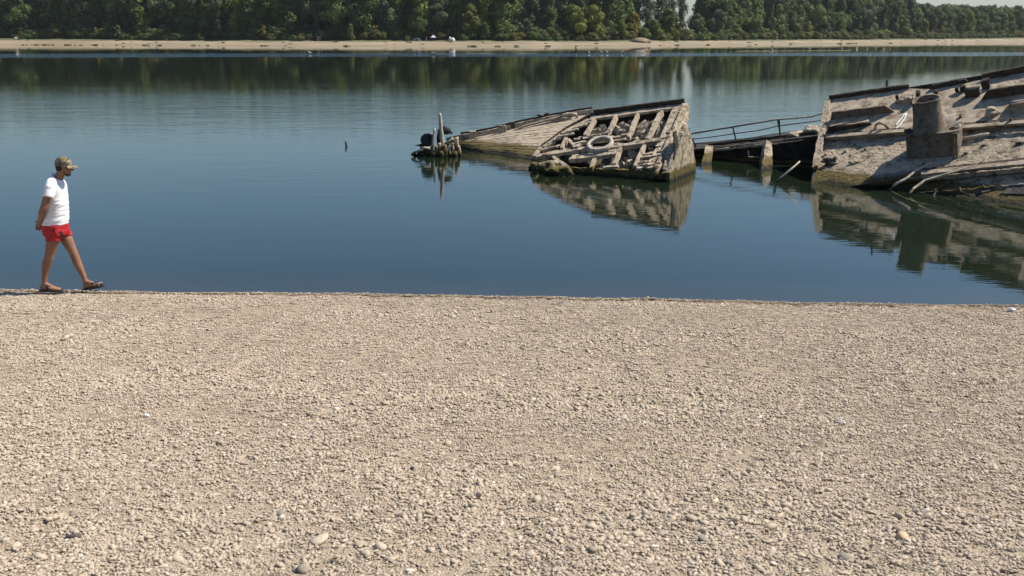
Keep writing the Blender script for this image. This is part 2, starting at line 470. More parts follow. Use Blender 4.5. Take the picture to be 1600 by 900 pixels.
def mat_water():
    m, nt, b = new_mat('calm_river_water')
    geo = N(nt, 'ShaderNodeNewGeometry'); pos = geo.outputs['Position']
    sep = N(nt, 'ShaderNodeSeparateXYZ'); nt.links.new(pos, sep.inputs[0])
    b.inputs['Roughness'].default_value = 0.012
    b.inputs['IOR'].default_value = 1.333
    # murky body colour: shallow silt shows just off the beach, deep water is blue-green
    cr = math_n(nt, 'SUBTRACT', sep.outputs[1], math_n(nt, 'MULTIPLY', sep.outputs[0], -0.043))
    n0 = noise_tex(nt, pos, 0.6, 3, 0.5)
    sh = ramp(nt, math_n(nt, 'MULTIPLY', math_n(nt, 'ADD', cr, n0.outputs[0]), 0.05), [(0.69, (1, 1, 1)), (0.80, (0, 0, 0))]).outputs[0]
    nt.links.new(mixc(nt, math_n(nt, 'MULTIPLY', sh, 0.8), (0.0085, 0.0145, 0.0072), (0.038, 0.036, 0.026)), b.inputs['Base Color'])
    # ripples: fine capillary waves, smoother in the lee of the wrecks, wind patches farther out
    r1 = noise_tex(nt, vmath(nt, 'MULTIPLY', pos, (0.55, 1.6, 1)), 1.35, 3, 0.5, 0.3)
    r2 = noise_tex(nt, vmath(nt, 'MULTIPLY', pos, (0.8, 2.2, 1)), 5.0, 3, 0.55, 0.2)
    patch = noise_tex(nt, vmath(nt, 'MULTIPLY', pos, (0.006, 0.03, 1)), 1.0, 3, 0.5)
    far = N(nt, 'ShaderNodeMapRange'); far.inputs[1].default_value = 22; far.inputs[2].default_value = 55
    far.inputs[3].default_value = 0.075; far.inputs[4].default_value = 0.36
    nt.links.new(sep.outputs[1], far.inputs[0])
    calm = N(nt, 'ShaderNodeMapRange'); calm.inputs[1].default_value = 42; calm.inputs[2].default_value = 100
    calm.inputs[3].default_value = 1.0; calm.inputs[4].default_value = 0.13
    brk = noise_tex(nt, vmath(nt, 'MULTIPLY', pos, (0.03, 0.12, 1)), 1.0, 4, 0.6)
    nt.links.new(math_n(nt, 'ADD', sep.outputs[1], math_n(nt, 'MULTIPLY', math_n(nt, 'SUBTRACT', brk.outputs[0], 0.5), 60)), calm.inputs[0])
    amt = math_n(nt, 'MULTIPLY', far.outputs[0], calm.outputs[0])
    pm = ramp(nt, patch.outputs[0], [(0.35, (0.45, 0.45, 0.45)), (0.65, (1.2, 1.2, 1.2))]).outputs[0]
    amt = math_n(nt, 'MULTIPLY', amt, pm)
    # a breeze ruffles a long strip in front of the far bank
    by = N(nt, 'ShaderNodeMapRange', interpolation_type='SMOOTHSTEP')
    cx = math_n(nt, 'SUBTRACT', sep.outputs[1], math_n(nt, 'MULTIPLY', sep.outputs[0], 0.08))
    edge = noise_tex(nt, vmath(nt, 'MULTIPLY', pos, (0.012, 0.05, 1)), 1.0, 3, 0.5)
    cx = math_n(nt, 'ADD', cx, math_n(nt, 'MULTIPLY', edge.outputs[0], 34))
    strip = ramp(nt, math_n(nt, 'MULTIPLY', cx, 0.002), [(0.437, (0, 0, 0)), (0.443, (1, 1, 1)), (0.515, (1, 1, 1)), (0.530, (0, 0, 0))]).outputs[0]
    xf = ramp(nt, math_n(nt, 'ADD', math_n(nt, 'MULTIPLY', sep.outputs[0], 0.002), 0.5), [(0.50, (1, 1, 1)), (0.60, (0.45, 0.45, 0.45))]).outputs[0]
    strip = math_n(nt, 'MULTIPLY', strip, xf)
    amt = math_n(nt, 'ADD', amt, math_n(nt, 'MULTIPLY', strip, 4.5))
    r3 = noise_tex(nt, vmath(nt, 'MULTIPLY', pos, (0.30, 1.0, 1)), 0.8, 2, 0.5, 0.4)
    h = math_n(nt, 'ADD', r1.outputs[0], math_n(nt, 'MULTIPLY', r2.outputs[0], 0.22))
    h = math_n(nt, 'ADD', h, math_n(nt, 'MULTIPLY', r3.outputs[0], 1.1))
    h = math_n(nt, 'MULTIPLY', h, amt)
    bump(nt, b, h, 1.0, 0.045)
    return m
bm = bm_new()
v = [bm.verts.new(p) for p in ((-3000, 8, 0), (3000, 8, 0), (3000, 3400, 0), (-3000, 3400, 0))]
bm.faces.new(v)
river = tag(obj('river', bm, mat_water()), kind='structure')

# sand spit just off the far bank
def spit(px0, px1, py, hw, h):
    a, c = Wt(px0, py), Wt(px1, py - 1.0)
    pts = []
    bm = bm_new(); n = 40; top = []; lo = []; hi = []
    for i in range(n + 1):
        t = i / n; p = a.lerp(c, t)
        wid = hw * math.sin(math.pi * t) ** 0.5 * (0.75 + 0.5 * noise.noise(Vector((t * 9, py, 0)))) + 0.05
        lo.append(bm.verts.new(p + Vector((0, -wid, -0.15)))); hi.append(bm.verts.new(p + Vector((0, wid, -0.15))))
        top.append(bm.verts.new(p + Vector((0, 0, h * (0.6 + 0.8 * abs(noise.noise(Vector((t * 14, 2, py)))))))))
    for i in range(n):
        bm.faces.new((lo[i], lo[i + 1], top[i + 1], top[i])); bm.faces.new((top[i], top[i + 1], hi[i + 1], hi[i]))
    return tag(smooth(obj('sandbar', bm, ground.data.materials[1])), kind='structure')
spit(1150, 1330, 80.0, 0.9, 0.07)

# ================================================================== GRAVEL on the near beach
def pebble_into(bm, c, r, seed):
    g = bmesh.ops.create_icosphere(bm, subdivisions=2 if r > 0.009 else 1, radius=1.0)
    sx, sy, sz = r * random.uniform(0.9, 1.65), r * random.uniform(0.75, 1.05), r * random.uniform(0.36, 0.66)
    E_ = Euler((random.gauss(0, 0.25), random.gauss(0, 0.25), random.uniform(0, 6.28))).to_matrix()
    off = Vector((seed * 1.71, seed * 0.37, seed * 2.93))
    for v in g['verts']:
        k = 1 + 0.46 * noise.noise(v.co * 1.15 + off)
        v.co = Vector(c) + E_ @ Vector((v.co.x * sx * k, v.co.y * sy * k, v.co.z * sz * k))
def mat_pebble():
    m, nt, b = new_mat('dusty_river_pebble')
    geo = N(nt, 'ShaderNodeNewGeometry'); info = N(nt, 'ShaderNodeObjectInfo')
    rnd = N(nt, 'ShaderNodeTexWhiteNoise', noise_dimensions='2D')
    cmb = N(nt, 'ShaderNodeCombineXYZ')
    nt.links.new(geo.outputs['Random Per Island'], cmb.inputs[0]); nt.links.new(info.outputs['Random'], cmb.inputs[1])
    nt.links.new(cmb.outputs[0], rnd.inputs['Vector'])
    c = ramp(nt, rnd.outputs['Value'], [(0.0, (0.13, 0.11, 0.09)), (0.03, (0.25, 0.21, 0.165)), (0.12, (0.35, 0.287, 0.218)), (0.45, (0.40, 0.330, 0.250)),
                                        (0.78, (0.455, 0.378, 0.287)), (0.93, (0.45, 0.355, 0.268)), (0.985, (0.56, 0.49, 0.40)), (1.0, (0.66, 0.61, 0.54))]).outputs[0]
    n2 = noise_tex(nt, geo.outputs['Position'], 0.5, 5, 0.6)
    c = mixc(nt, math_n(nt, 'MULTIPLY', ramp(nt, n2.outputs[0], [(0.42, (0, 0, 0)), (0.68, (1, 1, 1))]).outputs[0], 0.30), c, (0.34, 0.29, 0.225))
    n1 = noise_tex(nt, geo.outputs['Position'], 90, 5, 0.7)
    c = mixc(nt, 0.35, c, ramp(nt, n1.outputs[0], [(0.3, (0.25, 0.20, 0.15)), (0.7, (0.56, 0.47, 0.36))]).outputs[0])
    sep = N(nt, 'ShaderNodeSeparateXYZ'); nt.links.new(geo.outputs['Position'], sep.inputs[0])
    wet = ramp(nt, math_n(nt, 'ADD', sep.outputs[2], math_n(nt, 'MULTIPLY', n2.outputs[0], 0.1)), [(0.14, (1, 1, 1)), (0.24, (0, 0, 0))]).outputs[0]
    c = mixc(nt, math_n(nt, 'MULTIPLY', wet, 0.8), c, (0.10, 0.085, 0.055))
    nt.links.new(c, b.inputs['Base Color'])
    b.inputs['Roughness'].default_value = 0.92
    b.inputs['Specular IOR Level'].default_value = 0.2
    bump(nt, b, n1.outputs[0], 0.4, 0.003)
    return m
M['pebble'] = mat_pebble()

def scatter(name, points, rots, scales, idx, protos):
    """points carrying attributes + a geometry-nodes tree that puts one of the prototype meshes on each"""
    me = bpy.data.meshes.new(name)
    me.from_pydata([tuple(p) for p in points], [], [])
    a = me.attributes.new('rot', 'FLOAT_VECTOR', 'POINT'); a.data.foreach_set('vector', np.asarray(rots, dtype=np.float32).ravel())
    a = me.attributes.new('scl', 'FLOAT_VECTOR', 'POINT'); a.data.foreach_set('vector', np.asarray(scales, dtype=np.float32).ravel())
    a = me.attributes.new('idx', 'INT', 'POINT'); a.data.foreach_set('value', np.asarray(idx, dtype=np.int32))
    o = link(bpy.data.objects.new(name, me))
    ng = bpy.data.node_groups.new(name + '_nodes', 'GeometryNodeTree')
    ng.interface.new_socket('Geometry', in_out='INPUT', socket_type='NodeSocketGeometry')
    ng.interface.new_socket('Geometry', in_out='OUTPUT', socket_type='NodeSocketGeometry')
    gi, go = ng.nodes.new('NodeGroupInput'), ng.nodes.new('NodeGroupOutput')
    iop = ng.nodes.new('GeometryNodeInstanceOnPoints')
    g2i = ng.nodes.new('GeometryNodeGeometryToInstance')
    for p in reversed(protos):
        oi = ng.nodes.new('GeometryNodeObjectInfo'); oi.inputs[0].default_value = p
        ng.links.new(oi.outputs['Geometry'], g2i.inputs[0])
    def attr(nm, typ):
        n = ng.nodes.new('GeometryNodeInputNamedAttribute'); n.data_type = typ; n.inputs[0].default_value = nm
        return n.outputs[0]
    ng.links.new(gi.outputs[0], iop.inputs['Points'])
    ng.links.new(g2i.outputs[0], iop.inputs['Instance'])
    iop.inputs['Pick Instance'].default_value = True
    ng.links.new(attr('idx', 'INT'), iop.inputs['Instance Index'])
    e2r = ng.nodes.new('FunctionNodeEulerToRotation')
    ng.links.new(attr('rot', 'FLOAT_VECTOR'), e2r.inputs[0])
    ng.links.new(e2r.outputs[0], iop.inputs['Rotation'])
    ng.links.new(attr('scl', 'FLOAT_VECTOR'), iop.inputs['Scale'])
    ng.links.new(iop.outputs[0], go.inputs[0])
    md = o.modifiers.new('scatter', 'NODES'); md.node_group = ng
    return tag(o, kind='stuff')
store = bpy.data.collections.new('prototypes')        # never linked to the scene: source meshes for the scatters only
def proto(name, bm_or_me, m, sm=True):
    me = bm_or_me
    if isinstance(me, bmesh.types.BMesh):
        bm = me; me = bpy.data.meshes.new(name); bm.to_mesh(me); bm.free()
    if not me.materials: me.materials.append(m)
    if sm: smooth(me)
    o = bpy.data.objects.new(name, me); store.objects.link(o)
    return o

def build_gravel():
    protos = []
    for k in range(14):
        bm = bm_new()
        placed = []
        if k < 5: sizes = [random.uniform(0.010, 0.014) for _ in range(5)] + [random.uniform(0.0055, 0.009) for _ in range(24)]
        elif k < 11: sizes = [0.0185] + [random.uniform(0.0120, 0.0165) for _ in range(7)] + [random.uniform(0.007, 0.011) for _ in range(12)] + [random.uniform(0.0045, 0.007) for _ in range(6)]
        else: sizes = [random.uniform(0.022, 0.029), 0.021, 0.019] + [random.uniform(0.0120, 0.0165) for _ in range(5)] + [random.uniform(0.007, 0.011) for _ in range(9)]
        for i, r in enumerate(sizes):
            for _ in range(24):
                a, d = random.uniform(0, 6.28), 0.080 * math.sqrt(random.random())
                p = Vector((math.cos(a) * d, math.sin(a) * d, 0))
                if all((p - q).length > (r + s) * 0.86 for q, s in placed): break
            placed.append((p, r))
            pebble_into(bm, p + Vector((0, 0, r * random.uniform(0.08, 0.5))), r, k * 31 + i)
        protos.append(proto('pebble_cluster', bm, M['pebble']))
    pts, rots, scl, idx = [], [], [], []
    tiltq = {}
    y = 2.6
    while y < 14.6:
        spacing = 0.060 if y < 8 else 0.068
        half = 0.58 * y + 4.2
        n = int(2 * half / spacing)
        for i in range(n):
            x = -half + (i + random.random()) * spacing
            yy = y + random.uniform(-0.6, 0.6) * spacing
            if yy > crest_y(x) + 0.85: continue
            z = near_z(x, yy)
            big_patch = noise.noise(Vector((x * 0.8, yy * 0.8, 31)))
            if big_patch < -0.40 and random.random() < 0.25: continue        # silty gaps
            s = (0.66 + 0.10 * max(-0.4, min(0.8, big_patch))) * random.uniform(0.82, 1.2)
            if yy < 6: s *= 0.95
            sl = -0.13 if yy < crest_y(x) else -0.3
            q = Euler((sl, 0, 0)).to_matrix() @ Euler((random.gauss(0, 0.08), random.gauss(0, 0.08), random.uniform(0, 6.28))).to_matrix()
            pts.append((x, yy, z + random.uniform(-0.004, 0.003))); rots.append(tuple(q.to_euler())); scl.append((s, s, s * random.uniform(0.9, 1.25)))
            kp = noise.noise(Vector((x * 0.55, yy * 0.75, 77))) * 6 + noise.noise(Vector((x * 2.1, yy * 2.3, 7))) * 4 + random.gauss(5.6, 2.3)
            idx.append(int(min(13, max(0, kp))))
        y += spacing
    o = scatter('gravel', pts, rots, scl, idx, protos)
    tag(o, 'dusty beige river gravel covering the sloping beach', 'gravel')
    return o
gravel = build_gravel()

def build_stones():
    shapes = []
    for k in range(10):
        bm = bm_new(); random.seed(100 + k)
        g = bmesh.ops.create_icosphere(bm, subdivisions=2, radius=1.0)
        off = Vector((k * 5.3, k * 2.1, k))
        sx, sy, sz = random.uniform(1.05, 1.6), random.uniform(0.8, 1.0), random.uniform(0.45, 0.7)
        for v in g['verts']:
            kk = 1 + 0.5 * noise.noise(v.co * 1.1 + off) + 0.12 * noise.noise(v.co * 3 + off)
            v.co = Vector((v.co.x * sx * kk, v.co.y * sy * kk, v.co.z * sz * kk))
        me = bpy.data.meshes.new('stone'); bm.to_mesh(me); bm.free(); me.materials.append(M['pebble']); smooth(me)
        shapes.append(me)
    random.seed(5)
    dark = plain('dark_stone', (0.085, 0.068, 0.06), 0.8, 0.3, 3.0)
    grey = plain('grey_stone', (0.24, 0.205, 0.165), 0.85, 0.25, 3.0)
    pale = plain('pale_stone', (0.62, 0.57, 0.5), 0.8, 0.12, 3.0)
    tan = plain('ochre_stone', (0.47, 0.33, 0.20), 0.85, 0.2, 3.0)
    mats = {}
    spots = [(483, 652, 0.034, dark), (438, 804, 0.034, grey), (612, 792, 0.026, grey), (546, 812, 0.022, None), (1410, 842, 0.042, tan), (1100, 845, 0.03, grey),
             (395, 781, 0.02, dark), (620, 714, 0.018, dark), (925, 862, 0.032, grey), (891, 858, 0.028, grey), (525, 640, 0.024, pale), (504, 626, 0.026, None),
             (870, 745, 0.026, grey), (1404, 832, 0.036, grey), (1322, 875, 0.034, grey), (475, 893, 0.04, grey), (500, 846, 0.045, None), (595, 858, 0.036, None)]
    while len(spots) < 290:
        px, py = random.uniform(0, 1600), 520 + 380 * random.random() ** 0.6
        spots.append((px, py, random.uniform(0.016, 0.026) * (1.0 if random.random() < 0.94 else 1.3), random.choice([None] * 26 + [grey, grey, dark])))
    for px, py, r, m in spots:
        z = 0.8
        for _ in range(8):
            p = Wt(px, py, z); z = near_z(p.x, p.y)
        key = (random.randrange(10), m.name if m else '')
        if key not in mats:
            me = shapes[key[0]]
            if m: me = me.copy(); me.materials.clear(); me.materials.append(m)
            mats[key] = me
        o = bpy.data.objects.new('stone', mats[key])
        o.location = (p.x, p.y, z + r * 0.22)
        o.rotation_euler = (-0.13 + random.gauss(0, 0.12), random.gauss(0, 0.12), random.uniform(0, 6.28))
        r *= 0.8; o.scale = (r, r, r)
        link(o, ground)
build_stones()

# ================================================================== FAR BANK: forest, undergrowth, camp
def mat_leaf(name, dark, mid, lite):
    m, nt, b = new_mat(name)
    geo = N(nt, 'ShaderNodeNewGeometry'); info = N(nt, 'ShaderNodeObjectInfo')
    r = ramp(nt, geo.outputs['Random Per Island'], [(0.0, dark), (0.5, mid), (1.0, lite)]).outputs[0]
    hs = N(nt, 'ShaderNodeHueSaturation')
    nt.links.new(r, hs.inputs['Color'])
    nt.links.new(math_n(nt, 'ADD', math_n(nt, 'MULTIPLY', info.outputs['Random'], 0.045), 0.478), hs.inputs['Hue'])
    w = N(nt, 'ShaderNodeTexWhiteNoise', noise_dimensions='1D'); nt.links.new(info.outputs['Random'], w.inputs['W'])
    nt.links.new(math_n(nt, 'ADD', math_n(nt, 'MULTIPLY', w.outputs['Value'], 0.62), 0.68), hs.inputs['Value'])
    nt.links.new(hs.outputs[0], b.inputs['Base Color'])
    b.inputs['Roughness'].default_value = 0.75
    b.inputs['Specular IOR Level'].default_value = 0.2
    tr = N(nt, 'ShaderNodeBsdfTranslucent'); nt.links.new(hs.outputs[0], tr.inputs[0])
    mx = N(nt, 'ShaderNodeMixShader'); mx.inputs[0].default_value = 0.22
    out = nt.nodes['Material Output']
    nt.links.new(b.outputs[0], mx.inputs[1]); nt.links.new(tr.outputs[0], mx.inputs[2]); nt.links.new(mx.outputs[0], out.inputs[0])
    return m
M['leaf'] = mat_leaf('dark_green_leaves', (0.052, 0.080, 0.024), (0.088, 0.130, 0.036), (0.140, 0.185, 0.052))
M['leaf_light'] = mat_leaf('light_green_leaves', (0.100, 0.120, 0.026), (0.152, 0.176, 0.036), (0.21, 0.23, 0.05))
M['leaf_grey'] = mat_leaf('grey_green_leaves', (0.064, 0.080, 0.042), (0.098, 0.118, 0.058), (0.138, 0.158, 0.078))
M['leaf_yellow'] = mat_leaf('yellowing_leaves', (0.13, 0.10, 0.022), (0.22, 0.165, 0.03), (0.32, 0.235, 0.045))
M['leaf_scrub'] = mat_leaf('scrub_leaves', (0.090, 0.094, 0.030), (0.14, 0.14, 0.045), (0.19, 0.18, 0.062))
M['bark'] = plain('grey_bark', (0.11, 0.09, 0.068), 0.9, 0.35, 2.0)

def leaf_quads(lobes, n, size, seed, fill=0.25, droop=0.0):
    """many small leaf-clump faces over the lobes of a crown"""
    r = np.random.default_rng(seed)
    lob = np.array(lobes)                        # cx cy cz rx ry rz
    area = (lob[:, 3] * lob[:, 4] * lob[:, 5]) ** (2 / 3)
    pick = r.choice(len(lob), n, p=area / area.sum())
    d = r.normal(size=(n, 3)); d /= np.linalg.norm(d, axis=1, keepdims=True)
    rad = np.where(r.random(n) < fill, r.uniform(0.35, 0.9, n), r.uniform(0.88, 1.10, n))
    c = lob[pick, :3] + d * rad[:, None] * lob[pick, 3:]
    nrm = d + r.normal(size=(n, 3)) * 0.34 + np.array([0, 0, 0.15]); nrm /= np.linalg.norm(nrm, axis=1, keepdims=True)
    t = np.cross(nrm, r.normal(size=(n, 3))); t /= np.linalg.norm(t, axis=1, keepdims=True)
    bt = np.cross(nrm, t)
    s = size * r.uniform(0.55, 1.25, n)[:, None]
    q = np.stack([c + t * s, c + bt * s * 0.75 + nrm * s * 0.25, c - t * s, c - bt * s * 0.75 - nrm * s * 0.1], 1)
    if droop: q[:, 3, 2] -= droop * s[:, 0]
    return q.reshape(-1, 3)
def mesh_quads(name, v, m):
    n = len(v) // 4
    me = bpy.data.meshes.new(name)
    me.vertices.add(len(v)); me.vertices.foreach_set('co', v.astype(np.float32).ravel())
    me.loops.add(n * 4); me.loops.foreach_set('vertex_index', np.arange(n * 4, dtype=np.int32))
    me.polygons.add(n); me.polygons.foreach_set('loop_start', np.arange(0, n * 4, 4, dtype=np.int32))
    me.polygons.foreach_set('loop_total', np.full(n, 4, dtype=np.int32))
    me.update(calc_edges=True)
    me.materials.append(m)
    return me
def trunk_mesh(h, r, lobes, seed):
    random.seed(seed)
    bm = bm_new()
    lean = random.uniform(-0.4, 0.4)
    tube(bm, [(0, 0, -0.5), (0.05, 0, h * 0.2), (lean * 0.5, 0.1, h * 0.45), (lean, 0, h * 0.8)], [r * 1.25, r, r * 0.7, r * 0.25], 7)
    for l in random.sample(lobes, min(7, len(lobes))):
        z0 = h * random.uniform(0.2, 0.5)
        a = Vector((lean * z0 / h, 0, z0)); c = Vector(l[:3])
        tube(bm, [a, a.lerp(c, 0.5) + Vector((0, 0, h * 0.03)), c], [r * 0.45, r * 0.3, r * 0.1], 5)
    me = bpy.data.meshes.new('trunk'); bm.to_mesh(me); bm.free(); me.materials.append(M['bark'])
    return me
def lobes_round(h, w, seed, n=13, low=0.14):
    r = random.Random(seed); L = []
    for i in range(n):
        z = h * (low + (0.90 - low) * (i + 0.5) / n)
        t = (z / h - low) / (1 - low)
        rr = w * math.sin(math.pi * min(1, 0.18 + 0.80 * t)) ** 0.7
        a = r.uniform(0, 6.28); d = rr * r.uniform(0.3, 0.85)
        s = w * r.uniform(0.26, 0.44) * (1.1 - 0.35 * t)
        L.append((math.cos(a) * d, math.sin(a) * d, z, s * 1.1, s * 1.1, s * r.uniform(0.75, 1.1)))
    L.append((0, 0, h * 0.5, w * 0.5, w * 0.5, h * 0.25))
    L.append((0, 0, h * 0.88, w * 0.34, w * 0.34, h * 0.11))
    return L
def lobes_tall(h, w, seed, n=18):
    r = random.Random(seed); L = []
    for i in range(n):
        z = h * (0.2 + 0.74 * (i + 0.5) / n)
        rr = w * (0.75 - 0.4 * abs(z / h - 0.5))
        a = r.uniform(0, 6.28); d = rr * r.uniform(0.2, 0.9); s = w * r.uniform(0.28, 0.42)
        L.append((math.cos(a) * d, math.sin(a) * d, z, s, s, s * 1.5))
    return L
TREES = {}        # kind -> list of (crown mesh, trunk mesh); unit: metres, true size
def add_kind(key, leafm, maker, h, w, n, size, count, fill=0.25, **kw):
    TREES[key] = []
    for k in range(count):
        L = maker(h, w, hash_seed(key) + k, **kw)
        TREES[key].append((mesh_quads('crown', leaf_quads(L, n, size, hash_seed(key) + k, fill), M[leafm]), trunk_mesh(h, 0.32, L, k), h))
def hash_seed(s): return sum(ord(c) * (i + 3) for i, c in enumerate(s)) % 9973
add_kind('broad', 'leaf', lobes_round, 18, 6.2, 5200, 0.40, 3)
add_kind('light', 'leaf_light', lobes_round, 13, 5.0, 4400, 0.36, 2)
add_kind('grey', 'leaf_grey', lobes_round, 15, 5.4, 4600, 0.38, 2)
add_kind('poplar', 'leaf_grey', lobes_tall, 26, 4.6, 4600, 0.42, 2, fill=0.35)
add_kind('yellow', 'leaf_yellow', lobes_round, 7, 2.4, 2200, 0.28, 2)
add_kind('sparse', 'leaf_grey', lobes_tall, 25, 5.2, 2900, 0.40, 2, fill=0.4)
add_kind('bush', 'leaf_light', lobes_round, 4.5, 3.4, 2200, 0.26, 2, low=0.02)
add_kind('dead', 'leaf_grey', lobes_round, 13, 3.2, 130, 0.25, 1)

def far_pt(px, off):
    """a point `off` metres behind the far water's edge, seen at column px"""
    a = (px - 800) / F
    x = a * 400
    for _ in range(40):
        y = bank_y(x) + off
        x = a * (y * CP + 0.9 * SP)
    return Vector((x, bank_y(x) + off, far_z(x, off)))
n_kind = {}
def tree(kind, px, off_, top, label, name='broadleaf_tree', group='trees along the far bank', cat='tree', wscale=1.0, base=None):
    p = far_pt(px, off_ + SANDW - 26)
    h = P(px, top, p.y).z - p.z
    k = n_kind.get(kind, 0); n_kind[kind] = k + 1
    crown, trunk, h0 = TREES[kind][k % len(TREES[kind])]
    s = h / h0
    t = empty(name, p, random.uniform(0, 6.28))
    t.scale = (s * wscale * random.uniform(0.92, 1.08), s * wscale * random.uniform(0.92, 1.08), s)
    for nm, me in (('crown', crown), ('trunk', trunk)):
        link(bpy.data.objects.new(nm, me), t)
    tag(t, label, cat, group)
    return t
random.seed(21)
T = tree
# --- trees one can tell apart, walking along the far bank
T('grey', 45, 40, 6, 'grey-green willow at the beginning of the far bank, above the pale boulder', 'willow_tree')
T('broad', 100, 46, -12, 'tall dark tree rising behind the brown-green bush at the far bank', wscale=0.9)
T('light', 85, 31, 36, 'low olive bush-like tree on the sand edge near the pale boulder', 'young_tree', wscale=0.9)
T('yellow', 151, 30, 42, 'small bright yellow tree by itself among dark green ones, far from the hut', 'yellow_tree', wscale=0.6)
T('grey', 186, 30, 39, 'round grey-green shrub-like tree next to the small bright yellow tree', 'young_tree', wscale=1.0)
T('light', 228, 36, 17, 'medium bright green tree two crowns past the small bright yellow tree')
T('broad', 300, 38, 14, 'full dark green tree with a rounded head midway between yellow tree and hut')
T('grey', 340, 34, 8, 'slender grey-green tree with a light crown, midway between yellow tree and hut', wscale=0.7)
T('broad', 392, 40, 6, 'broad dark tree with the widest crown before the wooden hut')
T('light', 413, 29, 39, 'light green young tree leaning over the sand shortly before the hut', 'young_tree', wscale=0.8)
T('broad', 455, 33, 30, 'dark bushy tree standing just before the wooden hut')
T('dead', 497, 36, 18, 'bare grey dead tree right above the wooden hut', 'dead_tree')
T('broad', 470, 50, -8, 'tall dense tree behind the bushy one just before the hut')
T('grey', 553, 34, 15, 'grey-green tree with a pointed head next past the wooden hut')
T('light', 549, 28, 37, 'small vivid green tree at the foot of the pointed one past the hut', 'young_tree', wscale=0.7)
T('grey', 612, 38, 12, 'grey-green spreading tree between the hut and the camp')
T('broad', 655, 33, 11, 'round dark green tree over the grey tarpaulin shelter')
T('grey', 684, 35, 4, 'large full-crowned tree directly above the white pitched canopy')
T('light', 735, 36, 6, 'tall yellow-green tree next past the white dome tent')
T('broad', 757, 31, 34, 'low dark tree under the yellow-green one past the white dome tent', 'young_tree')
T('light', 782, 32, 38, 'light green rounded tree well past the white dome tent', 'young_tree')
T('grey', 822, 34, 29, 'greyish thicket tree with a flat pale top past the camp')
T('broad', 858, 36, 10, 'dark upright tree ahead of the wading figure')
T('light', 893, 34, 6, 'big light green domed tree straight above the wading figure')
T('light', 928, 33, 8, 'big light green domed tree next past the wading figure')
T('light', 941, 29, 38, 'small pale green tree at the foot of the second domed tree', 'young_tree', wscale=0.8)
T('light', 971, 32, 29, 'yellow-green tree shortly before the sand mound')
T('yellow', 988, 36, 18, 'tree with yellowing top right behind the sand mound', 'yellow_tree', wscale=1.0)
T('light', 1020, 31, 29, 'light olive tree just past the sand mound')
T('light', 1045, 34, 13, 'wide light green tree in front of the sparse poplars')
T('sparse', 1008, 80, -22, 'tall thin-leaved poplar with sky showing through, above the sand mound', 'poplar_tree', wscale=1.0)
T('sparse', 1032, 84, -26, 'tall thin-leaved poplar with sky showing through, past the sand mound', 'poplar_tree')
T('sparse', 1062, 80, -20, 'tall thin-leaved poplar beside the gap of sky', 'poplar_tree', wscale=0.8)
T('poplar', 1098, 78, -24, 'tall dark poplar on the far side of the gap of sky', 'poplar_tree')
T('sparse', 1048, 90, -24, 'thin-leaved poplar, the third of the row with sky showing through', 'poplar_tree', wscale=0.9)
T('sparse', 995, 88, -16, 'thin-leaved poplar, first of the row with sky showing through', 'poplar_tree', wscale=0.9)
T('grey', 1088, 36, 20, 'pale loose-leaved tree below the gap of sky')
T('grey', 1120, 34, 14, 'grey-green tree next past the gap of sky')
T('broad', 1165, 40, 0, 'very large dark domed tree behind the tilted deck wreck')
T('broad', 1215, 38, 6, 'second large dark domed tree, above the railing of the sunken hull')
T('light', 1262, 32, 33, 'round light green tree at the foot of the large domed trees', 'young_tree')
T('grey', 1290, 36, 24, 'grey-green rounded tree just past the round light green one')
T('light', 1312, 36, 18, 'olive green broad tree above the big wreck')
T('yellow', 1415, 36, 30, 'bright yellow tree with a broad crown above the funnel wreck', 'yellow_tree', wscale=1.1)
T('yellow', 1445, 34, 32, 'bright yellow tree, narrow and the farther of the yellow pair', 'yellow_tree', wscale=0.7)
T('yellow', 1470, 34, 40, 'small dull yellow tree past the bright yellow pair', 'yellow_tree', wscale=0.7)
T('light', 1402, 40, 21, 'yellow-green tree leaning behind the bright yellow pair')
T('light', 1580, 34, 34, 'light green rounded tree farthest along the bank')

